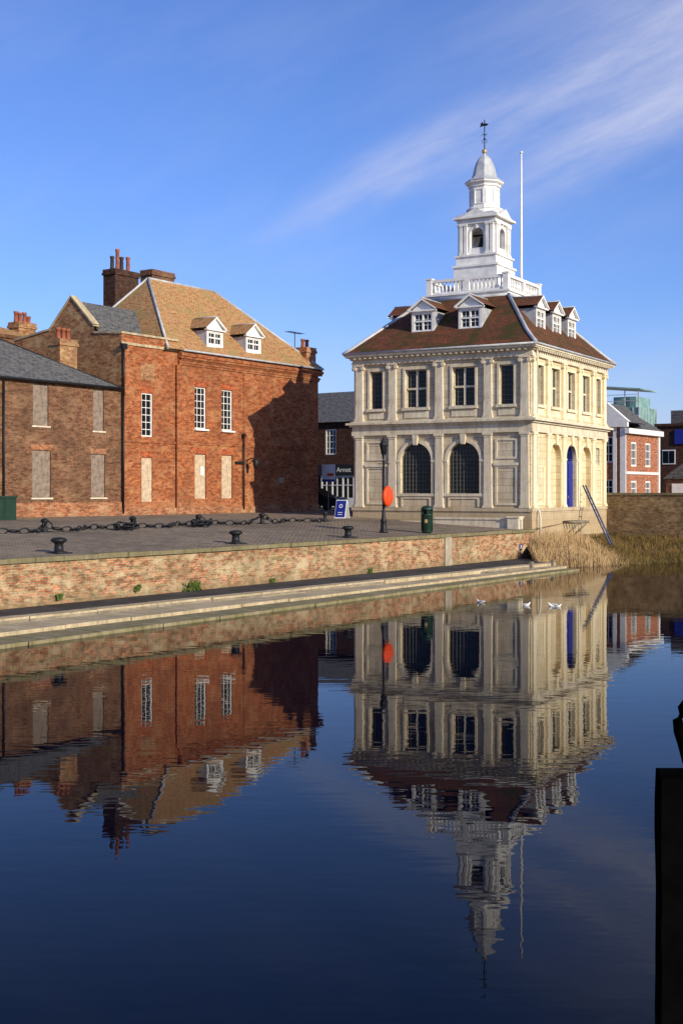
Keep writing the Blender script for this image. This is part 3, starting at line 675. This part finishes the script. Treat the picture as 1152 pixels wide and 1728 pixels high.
g=G(); g.rings([[(-1.75,-.78,.97),(1.05,-.78,.94),(1.05,.78,.94),(-1.75,.78,.97)],[(-1.2,-.62,1.45),(.25,-.62,1.45),(.25,.62,1.45),(-1.2,.62,1.45)]]); part(g,'windows',car,'pane')
g=G(); g.box(-1.15,.2,-.6,.6,1.451,1.48); part(g,'roof',car,'carpaint')
for x in (-1.25,1.3):
    for y in (-.8,.8):
        g=G(); n=16
        g.rings([[(.31*math.cos(2*math.pi*k/n),yy,.31+.31*math.sin(2*math.pi*k/n)) for k in range(n)] for yy in (-.1,.1)]); wh=obj('wheel',g.mesh('wheel',['rubber']),car,(x,y,0))
for y in (-.6,.6):
    g=G(); g.box(1.9,2.0,y-.15,y+.15,.62,.78); part(g,'headlight',car,'lead')
ab=thing('pavement_sign',(.03,63.2,2.28),RF+.15,'blue and white sandwich board standing on the quay','sign')
for sgn in (-1,1):
    g=G(); 
    def tl(x,y,z,s=sgn): return (x,y+s*(-.28+.26*z/.95),z)
    g.T=tl; g.box(-.3,.3,-.015,.015,0.02,.95); part(g,'panel',ab,'white')
g=G(lambda x,y,z:(x,y+(-.28+.26*z/.95)-.02,z))
g.box(-.27,.27,-.004,.0,.08,.91); part(g,'poster',ab,'blue')
g=G(lambda x,y,z:(x,y+(-.28+.26*z/.95)-.03,z)); g.arc(0,.64,.06,.1,-.002,0,12,0,2*math.pi); g.box(-.13,.13,-.002,0,.2,.23); g.box(-.13,.13,-.002,0,.3,.33); part(g,'emblem',ab,'white')
# ================================================================== RIGHT BACKGROUND
HW=2.9
r0=(21.7-.825*HW,95+.565*HW)
rh=thing('brick_hall',(r0[0],r0[1],ZG),RF,'red brick hall with white pilasters and white pedimented gable','building')
g=G(); g.wall(0,HW,1.5,8.9,[(1.05,1.85,5.9,7.9),(1.05,1.85,2.8,4.6)],.15)
g.T=lambda a,d,z:(HW-d,a,z)
cols_=(1.0,4.0)
so=[(a,a+1.2,z0,z1) for a in cols_ for z0,z1 in ((5.6,7.5),(2.7,4.5))]
g.wall(0,7,1.5,8.1,so,.15)
part(g,'wall',rh,'brick_far',ZG)
g=G(); 
for x in (0,HW-.45): g.box(x,x+.45,-.12,-.003,1.5,8.6)
g.box(.75,1.02,-.1,-.003,1.5,8.6); g.box(1.88,2.15,-.1,-.003,1.5,8.6)
g.box(-.2,HW+.2,-.3,-.003,8.6,9.0); g.prism([(-.3,9.0),(HW+.3,9.0),(HW/2,10.5)],-.3,.2)
g.T=lambda a,d,z:(HW-d,a,z); g.box(-.28,7.2,-.35,-.003,8.1,8.5); g.box(0,7,-.08,-.003,5.0,5.2); g.box(6.7,7,-.12,-.003,1.5,8.1)
part(g,'cornice',rh,'white',ZG)
g=G(); g.prism([(-.3,8.95),(HW+.3,8.95),(HW/2,10.45)],.2,3.5); g.rings([rect(HW/2-1,5.2,HW/2+1.2,2.2,8.52),rect(HW/2-1,5.2,.3,.8,10.2)],cap=False); part(g,'roof',rh,'slate',ZG)
wmf=win_mesh(.8,2.,2,3,.1,.05); wms=win_mesh(1.2,1.9,3,3,.14,.06); wmt=win_mesh(1.2,1.8,3,3,.14,.06); wmu=win_mesh(.8,1.8,2,3,.1,.05)
obj('window',wmf,rh,(1.45,.05,5.9-ZG)); obj('window',wmu,rh,(1.45,.05,2.8-ZG))
for a in cols_: obj('window',wms,rh,(HW-.05,a+.6,5.6-ZG),math.pi/2); obj('window',wmt,rh,(HW-.05,a+.6,2.7-ZG),math.pi/2)
g=G(); g.box(-3.2,3.2,-3,3,0,12.0); g.box(-.4,2.6,-2.5,2.5,12.0,13.4); g.prism([(-3.6,14.9),(3.4,14.2),(3.4,14.35),(-3.6,15.05)],-3.2,3.2)
g.m=1
for i in range(9): g.box(-3.2+.8*i-.05,-3.2+.8*i+.05,-3.1,-3.002,0,12.0)
for k in range(8): g.box(-3.2,3.2,-3.12,-3.102,1.5*k+.3,1.5*k+.5)
g.T=lambda a,d,z:(3.2-d,a,z)
for i in range(7): g.box(-3+i-.04,-3+i+.04,-.1,-.002,0,12.0)
g.T=lambda x,y,z:(x,y,z)
for x in (-3.1,-1.6,1.2,3.0): g.box(x,x+.12,-2.9,-2.8,12.0,14.8 if x<0 else 14.3)
for z in (12.8,13.6): g.box(-3.1,3.1,-2.95,-2.91,z,z+.08)
solo(g,'glass_office','glass_green lead'.split(),'modern pale green glass office block behind the brick hall','building',(36.7,162,2.4),RF)
g=G(); g.box(0,22,0,12,-.5,7.3); g.box(-.15,22.15,-.15,12.15,7.3,7.55); g.m=1; g.box(.8,22.1,1.5,11,7.55,8.8); g.m=2; g.box(1.4,2.4,4,6,8.8,9.5)
g.box(.55,1.75,-.06,-.003,3.9,5.2); g.box(3.2,4.4,-.06,-.003,3.9,5.2)
g.m=3; g.box(1.7,3.6,-.12,-.003,5.7,7.0)
g.m=4; g.box(.62,1.12,-.075,-.063,4.0,5.1); g.box(1.18,1.68,-.075,-.063,4.0,5.1)
solo(g,'flat_roofed_store',['brick_dark','slate','white','blue','pane'],'dark brick flat roofed store with blue sign panel','building',(28.3,112,2.2),RF)
g=G(); g.box(0,9,0,5,0,2.3); g.m=1; g.prism([(-.2,2.3),(9.2,2.3),(6.5,4.1),(2.2,4.1)],-.2,5.2); g.m=2; g.box(.5,1.6,-.05,-.003,.2,1.9)
solo(g,'small_shed',['brick_low','slate','white'],'low brick shed with slate roof behind the embankment','shed',(26.3,101,2.4),RF)
ew=thing('embankment_wall',P3(46.3,1.2,0),RF,'weathered brown brick embankment wall above the reed bank','wall')
g=G(); g.box(-.6,60,-.0,.5,-.3,3.45); part(g,'brickwork',ew,'brick_bridge')
g=G(); g.box(-.5,60,-.06,.56,3.453,3.58); part(g,'coping',ew,'cop')
# ================================================================== GROUND, WATER, QUAY
g=G()
def gp(l): g.poly([P3(s,t,z) for s,t,z in l])
gp([(-120,0,1.73),(34.3,0,1.73),(34.3,11,2.28),(-120,11,2.28)])
gp([(34.3,0,1.73),(46.4,1.3,2.3),(46.4,11,2.35),(34.3,11,2.28)])
gp([(-120,11,2.28),(34.3,11,2.28),(34.3,20,2.4),(-120,20,2.4)]); gp([(34.3,11,2.28),(46.4,11,2.35),(46.4,20,2.4),(34.3,20,2.4)])
gp([(-120,20,2.4),(46.4,20,2.4),(46.4,3500,2.4),(-120,3500,2.4)])
gp([(-3500,0,1.73),(-120,0,1.73),(-120,11,2.28),(-3500,11,2.28)]); gp([(-3500,11,2.28),(-120,11,2.28),(-120,3500,2.4),(-3500,3500,2.4)])
gp([(46.4,-3500,2.4),(3500,-3500,2.4),(3500,3500,2.4),(46.4,3500,2.4)])
obj('ground',g.mesh('ground',['setts']),kind='structure',label='grey brown stone sett paving of the quay')
g=G(); g.poly([(-3500,-3500,0),(3500,-3500,0),(3500,3500,0),(-3500,3500,0)]); obj('water',g.mesh('water',['water']),kind='structure',label='still dark blue harbour water with soft ripples')
qw=thing('quay_wall',P3(0,0,0),RE,'patched red and cream brick quay wall with stone coping','wall')
g=G(); g.box(-120,25.1,0.05,.6,-.4,1.6); g.box(25.7,34.3,.05,.6,-.4,1.6); part(g,'brickwork',qw,'brick_quay')
g=G(); g.box(25.1,25.7,-.03,.6,-.4,1.6); part(g,'concrete_pier',qw,'concrete')
g=G()
x=-40
while x<34.2:
    l=min(random.uniform(.9,1.4),34.3-x); dz=random.uniform(-.012,.012); g.box(x,x+l-.015,-.05+random.uniform(-.015,.01),.55,1.6+.003,1.745+dz); x+=l
g.box(-120,-40.02,-.05,.55,1.603,1.745)
part(g,'coping',qw,'cop')
SE=30.2
def wk(s): return -1.95 if s<-1.7 else -1.97-.0276*(s+1.7)
S=[-120,-30]+[ -20+2.4*i for i in range(21)]; S=[s for s in S if s<SE-.5]+[SE]
g=G()
for a,b in zip(S[:-1],S[1:]): g.poly([P3(a,.04,.33),P3(b,.04,.33),P3(b,wk(b)+.3,.31),P3(a,wk(a)+.3,.31)])
g.poly([P3(SE,.04,.33),P3(34.0,.04,.33),P3(32,-1.5,.3),P3(SE,-2.5,.3)])
obj('walkway',g.mesh('walkway',['asphalt']),kind='structure',label='narrow dark asphalt walkway below the quay wall')
le=thing('stone_ledge',P3(0,0,0),RE,'pale stepped stone landing ledge along the waterline','ledge')
def kf(s): return 1+max(0,min(1.3,(SE-s)/30))*1.0
def band(g,o0,o1,z0,z1,gap=.03):
    for a,b in zip(S[:-1],S[1:]):
        b2=b-gap if a>-25 else b; j=random.uniform(-.02,.02)
        f=lambda s,o:wk(s)+o*(kf(s) if o<-.16 else 1)
        top=[(a,f(a,o0),z1+j*.4),(b2,f(b2,o0),z1+j*.4),(b2,f(b2,o1)+j,z1-.01+j*.4),(a,f(a,o1)+j,z1-.01+j*.4)]
        bot=[(p[0],p[1],z0) for p in top]; g.rings([bot,top])
g=G(); band(g,.3,-.15,-.3,.345); part(g,'kerb',le,'stone_ledge')
g=G(); band(g,-.1,-.75,-.3,.20); part(g,'upper_step',le,'stone_ledge')
g=G(); band(g,-.7,-1.35,-.3,.10); part(g,'lower_step',le,'algae')
g=G(); band(g,-.154,-.16,.21,.28); part(g,'timber_rail',le,'timber')
for s in (27.6,29.7):
    g=G(); g.box(s,s+.12,wk(s)-.3,wk(s)-.16,-.2,.5); part(g,'timber_post',le,'timber')
inn=[(33.5,.1,.9),(40,.5,1.0),(46.3,1.2,1.05),(46.3,-5,1.0),(46.3,-12,1.0),(46.3,-60,1.0)]
out=[(30.5,-2.0,-.2),(34.,-3.9,-.2),(38.5,-5.6,-.2),(40.2,-8.5,-.2),(41,-13,-.2),(41.5,-60,-.2)]
def lerp(a,b,t): return tuple(a[i]+(b[i]-a[i])*t for i in range(3))
def bankpt(u,v):
    u=u*(len(inn)-1); k=min(int(u),len(inn)-2); f=u-k
    p=lerp(lerp(inn[k],inn[k+1],f),lerp(out[k],out[k+1],f),v)
    zz=p[2]*(1)+.12*noise.noise(Vector((p[0]*.8,p[1]*.8,0)))
    return P3(p[0],p[1],zz if v>0 else p[2])
g=G(); nu,nv=90,12
for i in range(nu):
    for j in range(nv):
        q=[bankpt((i+a)/nu,(j+b)/nv) for a,b in ((0,0),(1,0),(1,1),(0,1))]; g.poly(q,True)
obj('bank',g.mesh('bank',['bank']),kind='structure',label='muddy reed bank sloping into the water')
def blades(n,us,vs,h0,h1,wd,lean,mat,name,label,taper=None):
    vv=[];ff=[]
    for i in range(n):
        u=random.uniform(*us); v=random.uniform(*vs); x,y,z=bankpt(u,v)
        tp=taper(u,v) if taper else 1
        if tp<=0.05: continue
        if noise.noise(Vector((x*.9,y*.9,3)))<-.32: continue
        h=random.uniform(h0,h1)*(1+.45*noise.noise(Vector((x*.6,y*.6,9))))*tp
        a=random.uniform(0,6.28); w=wd*random.uniform(.6,1.3); lx,ly=random.gauss(0,lean)*h,random.gauss(0,lean)*h
        dx,dy=math.cos(a)*w,math.sin(a)*w; k=len(vv)
        vv+=[(x-dx,y-dy,z-.1),(x+dx,y+dy,z-.1),(x+lx*.4+dx*.8,y+ly*.4+dy*.8,z+h*.6),(x+lx*.4-dx*.8,y+ly*.4-dy*.8,z+h*.6),(x+lx*1.1,y+ly*1.1,z+h)]
        ff+=[(k,k+1,k+2,k+3),(k+3,k+2,k+4)]
    me=bpy.data.meshes.new(name); me.from_pydata(vv,[],ff); me.materials.append(M[mat]); me.update()
    obj(name,me,kind='stuff',label=label)
blades(8000,(0,.36),(.12,.95),.7,1.2,.011,.14,'reed','dry_reeds','dense dry tan reeds at the foot of the custom house',
   lambda u,v: (1 if u<.15 else max(0,1-(u-.15)/.19))*(1-.4*v))
blades(15000,(.24,.87),(0,1.0),.12,.34,.013,.4,'grass','bank_grass','rough brownish green grass on the bank')
# ================================================================== STREET FURNITURE
bo=thing('mooring_bollard',P3(2.99,.85,gz(.8)),RE,'short black cast iron mooring bollard on the quay edge','bollard','mooring bollards along the quay edge')
g=G(); g.lathe(0,0,[(.26,0),(.26,.05),(.15,.07),(.13,.28),(.17,.33),(.24,.36),(.25,.42),(.18,.47),(.02,.49)],16); part(g,'post',bo,'black')
g=G(); g.box(-.32,.32,-.26,.26,-.02,.03); part(g,'base_plate',bo,'black')
for s in (11.45,18.65): dup_tree(bo,P3(s,.85,gz(.85)),RE)
cp=[(8.9,8.0),(13.6,8.0),(17.9,8.2),(22.5,8.3),(27.6,8.3)]
cps=thing('chain_post',P3(cp[0][0],cp[0][1],gz(8)),RE,'low black iron chain post on the quay','post','chain posts on the quay')
g=G(); g.lathe(0,0,[(.16,0),(.13,.08),(.09,.12),(.09,.35),(.15,.38),(.15,.46),(.04,.52)],12); part(g,'post',cps,'black')
g=G(); g.box(-.2,.2,-.2,.2,-.02,.02); part(g,'base_plate',cps,'black')
for s,t in cp[1:]: dup_tree(cps,P3(s,t,gz(t)),RE)
def link(g,c,d,flip,Lk=.2,Wk=.11,r=.032):
    up=Vector((0,0,1)); side=d.cross(up).normalized(); w=side if flip else side.cross(d).normalized()
    w=(w+ (side if not flip else up)*.35).normalized()
    n=10; pts=[c+d*Lk*math.cos(2*math.pi*k/n)+w*Wk*math.sin(2*math.pi*k/n) for k in range(n)]
    rs=[]
    nn=d.cross(w).normalized()
    for k in range(n+1):
        p=pts[k%n]; o=(p-c).normalized()
        rs.append([tuple(p+o*r*math.cos(2*math.pi*m/5)+nn*r*math.sin(2*math.pi*m/5)) for m in range(5)])
    g.rings(rs,smooth=True,cap=False)
def chain(pts,lab):
    g=G(); pts=[Vector(p) for p in pts]
    out_=[]
    for a,b in zip(pts[:-1],pts[1:]):
        l=(b-a).length; nst=max(1,int(l/.27))
        for i in range(nst):
            out_.append((a.lerp(b,(i+.5)/nst),(b-a).normalized()))
    for i,(c,d) in enumerate(out_): link(g,c,d,i%2)
    solo(g,'anchor_chain','black',lab,'chain',group='heavy chains lying on the quay')
def cpath(s0,t0,s1,t1):
    P=[];n=14
    for i in range(n+1):
        f=i/n; s=s0+(s1-s0)*f; t=t0+(t1-t0)*f+.35*math.sin(f*9+s0)*(1 if 0<i<n else 0)
        z=gz(t)+.1+(.3*(1-min(f,1-f)*12) if min(f,1-f)<.08 else 0)
        P.append(P3(s,t,z))
    return P
segs=[(3.5,7.3,8.9,8.0),(8.9,8.0,13.6,8.0),(13.6,8.0,17.9,8.2),(17.9,8.2,22.5,8.3),(22.5,8.3,27.6,8.3)]
for q in segs: chain(cpath(*q),'heavy rusty black anchor chain lying between low posts')
chain([P3(12.6+.5*math.cos(k*1.1)*(1-k*.04),7.4+.5*math.sin(k*1.1),gz(7.4)+.08+.02*k) for k in range(12)],'coil of heavy black chain heaped on the quay')
chain([P3(17.4+.5*math.cos(k*1.1),7.6+.4*math.sin(k*1.1),gz(7.4)+.08+.02*k) for k in range(12)],'coil of heavy black chain heaped on the quay')
an=G(); an.tube([(0,0,.12),(1.3,0,.2)],.06,8); an.tube([(.15,-.55,.42),(-.02,-.42,.2),(-.08,-.2,.1),(-.1,0,.1),(-.08,.2,.1),(-.02,.42,.2),(.15,.55,.42)],[.02,.06,.07,.08,.07,.06,.02],8); an.tube([(1.15,-.45,.2),(1.15,.45,.2)],.045,8)
solo(an,'ship_anchor','black','old black iron anchor lying on the quay','anchor',P3(4.2,5.6,gz(5.6)),RE+2.6)
x,y=1.86,55.0
lpz=gz(1.9)
lamp=thing('street_lamp',(x,y,lpz),.3,'black cast iron Victorian style lamp post with glazed lantern','street lamp')
g=G(); g.lathe(0,0,[(.19,0),(.19,.08),(.15,.12),(.13,.5),(.15,.55),(.1,.65),(.08,.9),(.065,1.0),(.06,2.0),(.05,3.1),(.075,3.15),(.045,3.22),(.045,3.4),(.08,3.45)],12)
g.tube([(-.3,0,3.05),(.3,0,3.05)],.02,6); part(g,'post',lamp,'black')
g=G(); g.lathe(0,0,[(.08,3.45),(.1,3.5),(.165,3.9)],6,0,False); part(g,'glass',lamp,'pane')
g=G(); g.lathe(0,0,[(.2,3.9),(.2,3.94),(.12,4.05),(.08,4.12),(.04,4.15),(.05,4.2),(.01,4.28)],6,0,False)
for k in range(6):
    a=math.pi/3*k; g.tube([(.1*math.cos(a),.1*math.sin(a),3.48),(.18*math.cos(a),.18*math.sin(a),3.9)],.013,4)
part(g,'lantern_hood',lamp,'black')
lb=thing('lifebuoy',(x+.17,y-.2,lpz+1.62),1.1,'bright orange red lifebuoy housing fixed to the lamp post','lifebuoy')
g=G(lambda x,y,z:(x,z,y)); g.lathe(0,0,[(.001,-.11),(.37,-.11),(.45,-.05),(.465,.0),(.44,.05),(.37,.11),(.2,.14),(.001,.13)],24); part(g,'housing',lb,'red')
g=G(); g.box(-.05,.05,.1,.25,-.1,.1); part(g,'bracket',lb,'black')
bx,by=3.84,56.0
bn=thing('litter_bin',(bx,by,gz(.9)),-.2,'dark green round litter bin with domed lid','litter bin')
g=G(); g.lathe(0,0,[(.2,0),(.25,.05),(.27,.1),(.28,.85),(.3,.87),(.3,.92)],16)
for k in range(16):
    a=2*math.pi*k/16; g.tube([(.28*math.cos(a),.28*math.sin(a),.12),(.29*math.cos(a),.29*math.sin(a),.84)],.012,4)
part(g,'body',bn,'green')
g=G(); g.lathe(0,0,[(.31,1.1),(.31,1.16),(.25,1.25),(.1,1.31),(.01,1.32)],16)
for k in range(4):
    a=math.pi/2*k+.4; g.box(.24*math.cos(a)-.06,.24*math.cos(a)+.06,.24*math.sin(a)-.06,.24*math.sin(a)+.06,.92,1.1)
part(g,'lid',bn,'green'); g=G(); g.lathe(0,0,[(.2,.92),(.2,1.1)],12); part(g,'liner',bn,'black')
g=G(); g.box(-.07,.07,-.3,-.285,.5,.66); part(g,'badge',bn,'gold')
bn.scale=(.9,.9,.95)
g=G(); g.box(0,.3,-.03,-.001,0,.28); g.m=1; g.box(.06,.24,-.04,-.031,.06,.12); g.box(.1,.2,-.04,-.031,.15,.24)
solo(g,'safety_sign',['blue','white'],'small blue and white notice on the quay wall','sign',P3(32.6,.05,.75),RE)
def chw(a,d,z):
    v=Vector((W+d,a)); c,s_=math.cos(ch.rotation_euler[2]),math.sin(ch.rotation_euler[2])
    return (CH0.x+v.x*c-v.y*s_,CH0.y+v.x*s_+v.y*c,z)
g=G()
for da in (0,.42):
    g.tube([chw(6.0+da,2.2,.75),chw(7.2+da,.25,4.0)],.045,6)
for k in range(9):
    f=.08+k*.1; p=Vector(chw(6.0,2.2,.75)).lerp(Vector(chw(7.2,.25,4.0)),f); q=Vector(chw(6.42,2.2,.75)).lerp(Vector(chw(7.62,.25,4.0)),f); g.tube([p,q],.028,5)
solo(g,'wooden_ladder','blue_dull','dull blue wooden ladder leaning on the custom house wall','ladder')
st=G(); 
for k in range(5): st.tube([chw(4.4+.42*k,.1,2.0),chw(4.4+.42*k,1.0,2.0)],.08,4)
st.tube([chw(4.5,.9,1.9),chw(4.6,.1,1.2)],.05,5); st.tube([chw(5.9,.9,1.9),chw(5.9,.1,1.2)],.05,5)
solo(st,'timber_landing','timber','small dark timber landing below the blue door','landing')
def gull(loc,rz,sc,lab):
    g=G(); g.tube([(-.3,0,.1),(-.2,0,.09),(-.1,0,.07),(.02,0,.06),(.12,0,.08),(.17,0,.13),(.19,0,.18),(.235,0,.19),(.26,0,.185)],[.01,.04,.075,.09,.075,.045,.04,.032,.01],8)
    b=thing('gull',loc,rz,lab,'bird','white gulls floating on the water'); body=part(g,'body',b,'bird')
    g=G(); g.tube([(.255,0,.187),(.31,0,.175)],[.013,.004],5); part(g,'beak',b,'gold')
    for sy in (-1,1):
        g=G(); g.tube([(.06,sy*.075,.1),(-.1,sy*.08,.12),(-.28,sy*.03,.13)],[.02,.045,.008],5); part(g,'wing',b,'lead')
    b.scale=(sc,)*3
for (px_,py_,rz,sc) in ((810,1017,2.6,.55),(888,1022,.4,.55),(931,1023,3.4,.6),(941,1024,.2,.45)):
    D=3.64*2100/(py_-830); gull(((px_-576)/2100*D,D,-.01),rz,sc,'small white gull floating on the water')
g=G()
rs=[]
for k in range(15):
    z=-1+k*.2; rs.append([(x_+random.uniform(-.006,.006),y_+random.uniform(-.01,.01),min(z,1.93)) for x_,y_ in ((2.05,7.98),(2.5,7.98),(2.5,8.3),(2.09,8.3))])
g.rings(rs)
mp=solo(g,'mooring_post','tar','massive black tarred timber mooring post standing in the water','post')
g=G(); g.tube([(2.27,8.05,1.9),(2.22,8.05,2.03),(2.18,8.04,2.1),(2.17,8.04,2.16),(2.21,8.05,2.22),(2.28,8.05,2.3),(2.38,8.05,2.33)],[.07,.055,.04,.035,.05,.06,.05],8)
obj('iron_ring',g.mesh('iron_ring',['tar']),mp)  # knob on the post head, in the same silhouette colour
for (s,t,z,sc) in ((8.0,.03,.42,.5),(8.35,.03,.36,.4),(5.5,.03,.55,.22),(12.5,.02,.38,.2),(19.,.02,.4,.2),(2.2,.02,.5,.2)):
    g=G()
    for i in range(60):
        a=random.uniform(0,math.pi); l=random.uniform(.3,1)*sc; b_=random.uniform(-.5,1.2); cx_=random.uniform(-.3,.3)*sc
        p=Vector((cx_,-.02,0)); q=p+Vector((math.cos(a)*l*.6,-abs(math.sin(a))*l*.35,l*b_*.6)); w=.03
        g.poly([tuple(p),tuple(q+Vector((w,0,-w))),tuple(q+Vector((0,0,w*1.5))),tuple(q+Vector((-w,0,0)))])
    solo(g,'wall_weed','weed','green weed tuft growing from the quay wall joints','plant',P3(s,t,z),RE,'weeds growing on the quay wall')
# ================================================================== LIGHT, WORLD, CAMERA
el=R(20.7); Sx,Sy=.68,-.733
sd=Vector((Sx*math.cos(el),Sy*math.cos(el),math.sin(el))).normalized()
sun=bpy.data.lights.new('sun','SUN'); sun.energy=5.0; sun.angle=R(.5); sun.color=(1,.9,.7)
so_=bpy.data.objects.new('sun',sun); COL.objects.link(so_); so_.rotation_euler=sd.to_track_quat('Z','Y').to_euler(); so_.location=(20,-20,40)
wd=bpy.data.worlds.new('World'); scene.world=wd; wd.use_nodes=True; nt=wd.node_tree
bg=nt.nodes['Background']; bg.inputs['Strength'].default_value=.10
sky=N(nt,'ShaderNodeTexSky',sky_type='NISHITA'); sky.sun_disc=False; sky.sun_elevation=el; sky.sun_rotation=math.atan2(Sx,Sy)
sky.air_density=1.0; sky.dust_density=.5; sky.ozone_density=2.0
tint=mixc(nt,1.0,sky.outputs[0],(.80,1.03,1.72),'MULTIPLY')
tc=N(nt,'ShaderNodeTexCoord'); sp=N(nt,'ShaderNodeSeparateXYZ'); nt.links.new(tc.outputs['Generated'],sp.inputs[0])
def mth(op,a,b=None,c=None):
    n=N(nt,'ShaderNodeMath',operation=op)
    for i,v in enumerate((a,b,c)):
        if v is None: continue
        if isinstance(v,(int,float)): n.inputs[i].default_value=v
        else: nt.links.new(v,n.inputs[i])
    return n.outputs[0]
def mrange(x,a,b,c,d,smooth=False):
    mr=N(nt,'ShaderNodeMapRange'); nt.links.new(x,mr.inputs[0])
    if smooth: mr.interpolation_type='SMOOTHSTEP'
    for i,k in enumerate((a,b,c,d)): mr.inputs[i+1].default_value=k
    return mr.outputs[0]
ya=mth('MAXIMUM',mth('ABSOLUTE',sp.outputs[1]),.05)
u=mth('DIVIDE',sp.outputs[0],ya); v=mth('DIVIDE',sp.outputs[2],ya)
th=R(24.3); ct,stt=math.cos(th),math.sin(th)
p=mth('ADD',mth('MULTIPLY',u,ct),mth('MULTIPLY',v,stt)); q=mth('SUBTRACT',mth('MULTIPLY',v,ct),mth('MULTIPLY',u,stt))
cmb=N(nt,'ShaderNodeCombineXYZ'); nt.links.new(p,cmb.inputs[0]); nt.links.new(q,cmb.inputs[1])
nz=noise_n(nt,cmb.outputs[0],1,8,.65,(6,30,1)); nz2=noise_n(nt,cmb.outputs[0],1,5,.6,(3,8,1))
qw_=mth('ADD',q,mth('MULTIPLY',mth('SUBTRACT',nz2,.5),.07))
def bandm(q0,w0,w1,p0,p1):
    wv=mth('ADD',w0,mth('MULTIPLY',mth('MAXIMUM',p,0),w1))
    d=mth('DIVIDE',mth('SUBTRACT',qw_,q0),wv); gss=mth('POWER',2.718,mth('MULTIPLY',mth('MULTIPLY',d,d),-1))
    return mth('MULTIPLY',gss,mrange(p,p0,p1,0,1,True))
b1=mth('MULTIPLY',bandm(.216,.006,.085,-.02,.16),.55); b2=mth('MULTIPLY',bandm(.166,.006,.05,.13,.31),.65); b3=mth('MULTIPLY',bandm(.275,.01,.14,.08,.5),.38)
cl=mth('ADD',mth('ADD',b1,b2),b3)
cl=mth('MULTIPLY',cl,mrange(nz,.32,.68,.3,1))
hz=mth('MULTIPLY',mrange(v,.0,.17,.42,0,True),mrange(nz2,.3,.7,.55,1))
cl=mth('MINIMUM',mth('ADD',mth('ADD',cl,mrange(nz2,.45,.8,0,.14)),hz),.8)
colr=mixc(nt,cl,tint,(6.9,7.1,8.8))
nt.links.new(colr,bg.inputs['Color'])
cam=bpy.data.cameras.new('camera'); cam.sensor_fit='VERTICAL'; cam.sensor_height=36; cam.sensor_width=24; cam.lens=43.75; cam.shift_y=-.0197; cam.clip_end=9000; cam.clip_start=.1
co=bpy.data.objects.new('camera',cam); COL.objects.link(co); co.location=(0,0,3.64); co.rotation_euler=(R(90),0,0); scene.camera=co
scene.view_settings.view_transform='Standard'; scene.view_settings.look='None'; scene.view_settings.exposure=0
